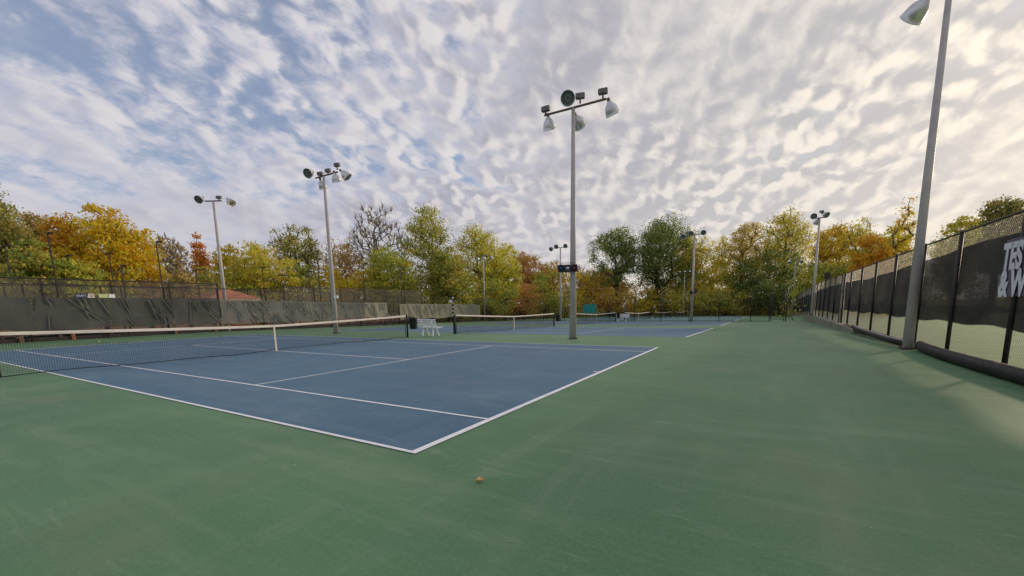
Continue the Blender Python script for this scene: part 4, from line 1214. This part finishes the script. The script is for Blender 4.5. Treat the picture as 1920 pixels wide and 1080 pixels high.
TREES = [
    (-56.36, 6.9, -0.0, 12.42, 2.5, 'tall', 'olive', 0.95, 0.18, 'tall olive-brown tree at the far left edge behind the mesh-walled court'),
    (-58.82, 10.05, -0.0, 11.68, 2.39, 'open', 'rust_olive', 0.85, 0.2, 'thin-topped brownish olive tree left of the orange crowned tree'),
    (-52.55, 10.55, -0.0, 10.58, 1.47, 'broad', 'orange', 1.0, 0.35, 'bright orange maple crown tucked left of the big golden tree'),
    (-48.84, 12.78, -0.01, 11.72, 2.88, 'broad', 'gold', 1.1, 0.15, 'big golden yellow maple, brightest tree at the left'),
    (-46.31, 6.28, -0.0, 6.93, 1.39, 'broad', 'olive_green', 1.0, 0.12, 'low green and gold tree in front of the tall tree at far left'),
    (-45.77, 8.85, -0.0, 6.55, 1.5, 'broad', 'green_gold', 1.0, 0.12, 'rounded green tree with golden tips below the orange maple'),
    (-51.37, 17.75, -0.11, 10.05, 1.7, 'bare', 'rust', 0.12, 0.3, 'bare grey-twigged tree right of the big golden maple'),
    (-54.08, 21.7, -0.18, 11.43, 1.12, 'column', 'red_orange', 1.0, 0.12, 'narrow red-orange tree just left of a lamp pole'),
    (-45.59, 16.07, -0.08, 5.83, 1.4, 'open', 'rust_olive', 0.7, 0.2, 'low russet tree under the bare grey-twigged tree'),
    (-56.73, 25.54, -0.26, 9.87, 1.5, 'broad', 'gold', 0.9, 0.2, 'small yellow tree just right of the left lamp pole'),
    (-49.84, 25.85, -0.26, 9.92, 2.79, 'broad', 'gold_olive', 0.95, 0.2, 'spreading gold and brown tree above the red roof'),
    (-52.54, 33.03, -0.4, 12.69, 3.12, 'oak', 'olive', 0.42, 0.42, 'open-limbed olive oak with visible forking trunk'),
    (-52.58, 39.89, -0.53, 12.62, 2.73, 'open', 'rust', 0.4, 0.25, 'sparse tan tree just right of the tall pale lamp pole'),
    (-50.71, 45.26, -0.63, 17.66, 4.24, 'bare', 'rust_olive', 0.05, 0.25, 'tall bare tree with pale upright branches'),
    (-43.86, 40.9, -0.55, 10.23, 3.55, 'broad', 'green_gold', 1.0, 0.12, 'dense yellow-green tree below the tall bare tree'),
    (-43.52, 49.59, -0.71, 17.25, 4.36, 'tall', 'olive_gold', 0.62, 0.15, 'tall slender olive-gold tree right of the bare tree'),
    (-39.15, 48.06, -0.69, 11.7, 3.38, 'tall', 'olive_green', 0.9, 0.1, 'dark olive tree with vine-covered stem in the middle left'),
    (-39.49, 57.84, -0.87, 15.57, 4.75, 'tall', 'gold_green', 0.68, 0.15, 'tall yellow-green tree behind the thin T-headed lamp pole'),
    (-38.51, 63.28, -0.97, 13.01, 2.91, 'broad', 'gold_green', 1.0, 0.15, 'rounded yellow-green shoulder tree left of the sky gap'),
    (-41.65, 77.67, -1.25, 13.76, 3.2, 'open', 'red_brown', 0.8, 0.15, 'red-brown tree at the left of the sky gap'),
    (-39.11, 83.49, -1.36, 13.07, 3.56, 'open', 'orange_brown', 0.6, 0.15, 'thin orange-brown tree behind the distant three-disc lamp pole'),
    (-39.13, 100.98, -1.69, 12.73, 4.09, 'bare', 'orange_brown', 0.22, 0.2, 'twiggy low orange tree right behind the central lamp pole'),
    (-34.03, 102.9, -1.73, 12.57, 4.55, 'open', 'orange_brown', 0.8, 0.15, 'orange-brown tree below the leaning limb of the dark oak'),
    (-20.17, 103.68, -1.74, 24.16, 7.92, 'oak', 'dark_green', 1.0, 0.13, 'large dark green oak, tallest at the centre right'),
    (-28.37, 99.49, -1.66, 20.86, 5.72, 'oak', 'dark_green', 0.75, 0.34, 'dark leafy oak with a lobe hanging over the sky gap'),
    (-14.8, 109.77, -1.86, 18.78, 3.62, 'broad', 'gold', 0.85, 0.2, 'golden tree behind the distant pole carrying a signal light'),
    (-8.52, 107.56, -1.82, 18.1, 5.16, 'broad', 'gold_olive', 0.95, 0.15, 'dense olive-gold tree left of the bronze oak'),
    (-1.57, 106.05, -1.79, 20.71, 3.91, 'oak', 'bronze', 0.5, 0.3, 'bronze sparse-leaved oak with sky showing through'),
    (5.62, 105.11, -1.77, 22.37, 5.25, 'tall', 'gold_olive', 0.62, 0.2, 'tallest golden-olive tree left of the far right lamp pole'),
    (1.69, 102.14, -1.71, 12.97, 5.98, 'broad', 'dark_green', 1.1, 0.08, 'broad shadowy dark green tree at the end of the courts'),
    (11.61, 84.7, -1.38, 15.51, 3.17, 'open', 'orange_gold', 0.8, 0.2, 'orange-gold tree right of the far right lamp pole'),
    (14.68, 80.31, -1.3, 14.38, 2.34, 'open', 'gold_olive', 0.42, 0.3, 'sparse yellow tree full of sky gaps behind the right fence'),
    (14.42, 68.21, -1.07, 10.46, 1.84, 'broad', 'orange', 1.0, 0.2, 'glowing orange maple above the black windscreen'),
    (17.83, 71.65, -1.13, 14.98, 1.8, 'column', 'gold', 0.42, 0.2, 'tall thin young yellow tree left of the right-hand pole'),
    (17.3, 75.83, -1.21, 12.72, 2.19, 'open', 'gold_green', 0.7, 0.2, 'yellow-green tree filling the gap behind the orange maple'),
    (19.33, 58.98, -0.89, 10.6, 1.72, 'broad', 'gold_olive', 0.9, 0.2, 'gold and olive tree just right of the near right lamp pole'),
    (24.53, 65.8, -1.02, 13.34, 3.22, 'oak', 'dark_olive', 1.05, 0.25, 'dark brownish oak rising over the fence at the far right'),
    (10.04, 76.82, -1.23, 9.09, 3.85, 'broad', 'olive_gold', 0.9, 0.1, 'low olive-gold tree behind the far end of the right fence'),
]
SHRUBS = [
    (-50.4, 6.15, -0.0, 5.94, 1.16, 'gold_olive', 'tawny gold shrub over the fence at the far left'),
    (-49.06, 7.85, -0.0, 6.2, 0.8, 'pale_green', 'pale green bush left of the tall black floodlight post'),
    (-48.52, 10.19, -0.0, 5.73, 1.22, 'pale_green', 'light silvery green bush below the golden maple'),
    (-48.02, 12.04, -0.0, 5.64, 1.16, 'pale_green', 'light green bush at the foot of the big golden maple'),
    (-47.35, 14.17, -0.04, 5.78, 1.33, 'orange_brown', 'rusty orange shrub at the right foot of the golden maple'),
    (-48.35, 19.84, -0.15, 6.05, 1.71, 'olive', 'brown-green shrub beside the left lamp pole'),
    (-48.64, 23.86, -0.23, 6.99, 2.02, 'green_gold', 'green-gold shrub above the end of the red roof'),
    (-49.53, 30.33, -0.35, 7.64, 2.49, 'olive_green', 'green shrub under the open-limbed oak'),
    (-48.99, 34.68, -0.43, 8.22, 2.31, 'gold', 'yellow shrub left behind the tall pale pole'),
    (-47.96, 39.27, -0.52, 7.98, 2.51, 'orange_gold', 'orange-gold shrub behind the mesh cage'),
    (-41.64, 43.15, -0.59, 7.15, 2.59, 'olive_green', 'dark green shrub behind the right end of the mesh cage'),
    (-38.52, 48.57, -0.69, 5.79, 2.44, 'green_gold', 'shrub with yellow leaves beside the vine-covered stem'),
    (-36.12, 55.3, -0.82, 6.48, 3.15, 'olive_green', 'green shrub behind the thin T-headed pole'),
    (-38.98, 69.99, -1.1, 8.01, 3.15, 'red_brown', 'russet red shrub left of the distant three-disc pole'),
    (-36.1, 76.05, -1.22, 8.79, 3.28, 'green_gold', 'green and gold shrub near the distant three-disc pole'),
    (-36.88, 95.42, -1.58, 9.82, 4.13, 'orange_gold', 'golden shrub right of the central lamp pole'),
    (-29.04, 98.23, -1.64, 8.71, 3.75, 'orange_brown', 'orange shrub beyond the teal screen'),
    (-21.07, 99.38, -1.66, 7.18, 2.85, 'orange_gold', 'glowing orange-gold shrub between the two dark ivy trunks'),
    (-12.51, 101.01, -1.69, 8.09, 4.24, 'gold_olive', 'golden shrub behind the signal light pole'),
    (-4.85, 100.86, -1.69, 7.15, 3.72, 'olive_gold', 'olive shrub behind the far end fence'),
    (5.95, 100.1, -1.67, 5.03, 2.9, 'dark_green', 'dark green shrub near the end gate'),
]
for i, (x, y, z, h, R, kind, pal, dens, bfr, lab) in enumerate(TREES):
    make_tree(x, y, z, h, R, kind, pal, dens, bfr, lab, 100 + i * 7, math.hypot(x - 2.8, y + 2.9))
for i, (x, y, z, h, R, pal, lab) in enumerate(SHRUBS):
    make_shrub(x, y, z, h, R, pal, lab, 900 + i * 5, math.hypot(x - 2.8, y + 2.9))

# the wood behind everything, one mass of mixed understory that nobody could count
def understory():
    rng = np.random.default_rng(77)
    C, S = [], []
    def band(x0, y0, x1, y1, depth, n, zlo, zhi):
        f = rng.random(n); d = rng.random(n) * depth
        L = math.hypot(x1 - x0, y1 - y0); nx, ny = -(y1 - y0) / L, (x1 - x0) / L
        x = x0 + (x1 - x0) * f + nx * d; y = y0 + (y1 - y0) * f + ny * d
        hgt = (zlo + (zhi - zlo) * rng.random(n) ** 1.5) * (.8 + .3 * np.sin(f * 31))
        zz = np.array([gz(v) for v in np.clip(y, 0, 130)]) + hgt
        C.append(np.stack([x, y, zz], 1)); S.append(rng.uniform(.9, 1.7, n))
    band(-72, -10, -60, 60, -10, 260, .2, 8.5)
    band(-60, 60, -44, 104, -9, 240, .2, 8.0)
    band(-44, 108, 8, 116, 9, 420, .2, 7.5)
    band(8, 112, 46, 70, 9, 260, .2, 7.0)
    band(-52, 40, -34, 96, -4, 170, .1, 4.0)
    band(-34, 100.5, 8, 100.5, 5, 240, .1, 3.6)
    band(9.5, 98, 12, 40, -3, 120, .1, 2.6)
    C = np.concatenate(C); S = np.concatenate(S)
    pal = PAL['olive'] + PAL['dark_olive'] + PAL['rust_olive'] + PAL['dark_green'] + PAL['gold_olive'][:2] + PAL['orange_brown'][:1]
    V, T, col = leaves(C, 52, S, .42, pal, rng, .7)
    o = leaf_object('woodland_understory', V, T, col, None)
    o['kind'] = 'stuff'; o['label'] = 'tangled autumn undergrowth and distant wood behind the trees'
understory()
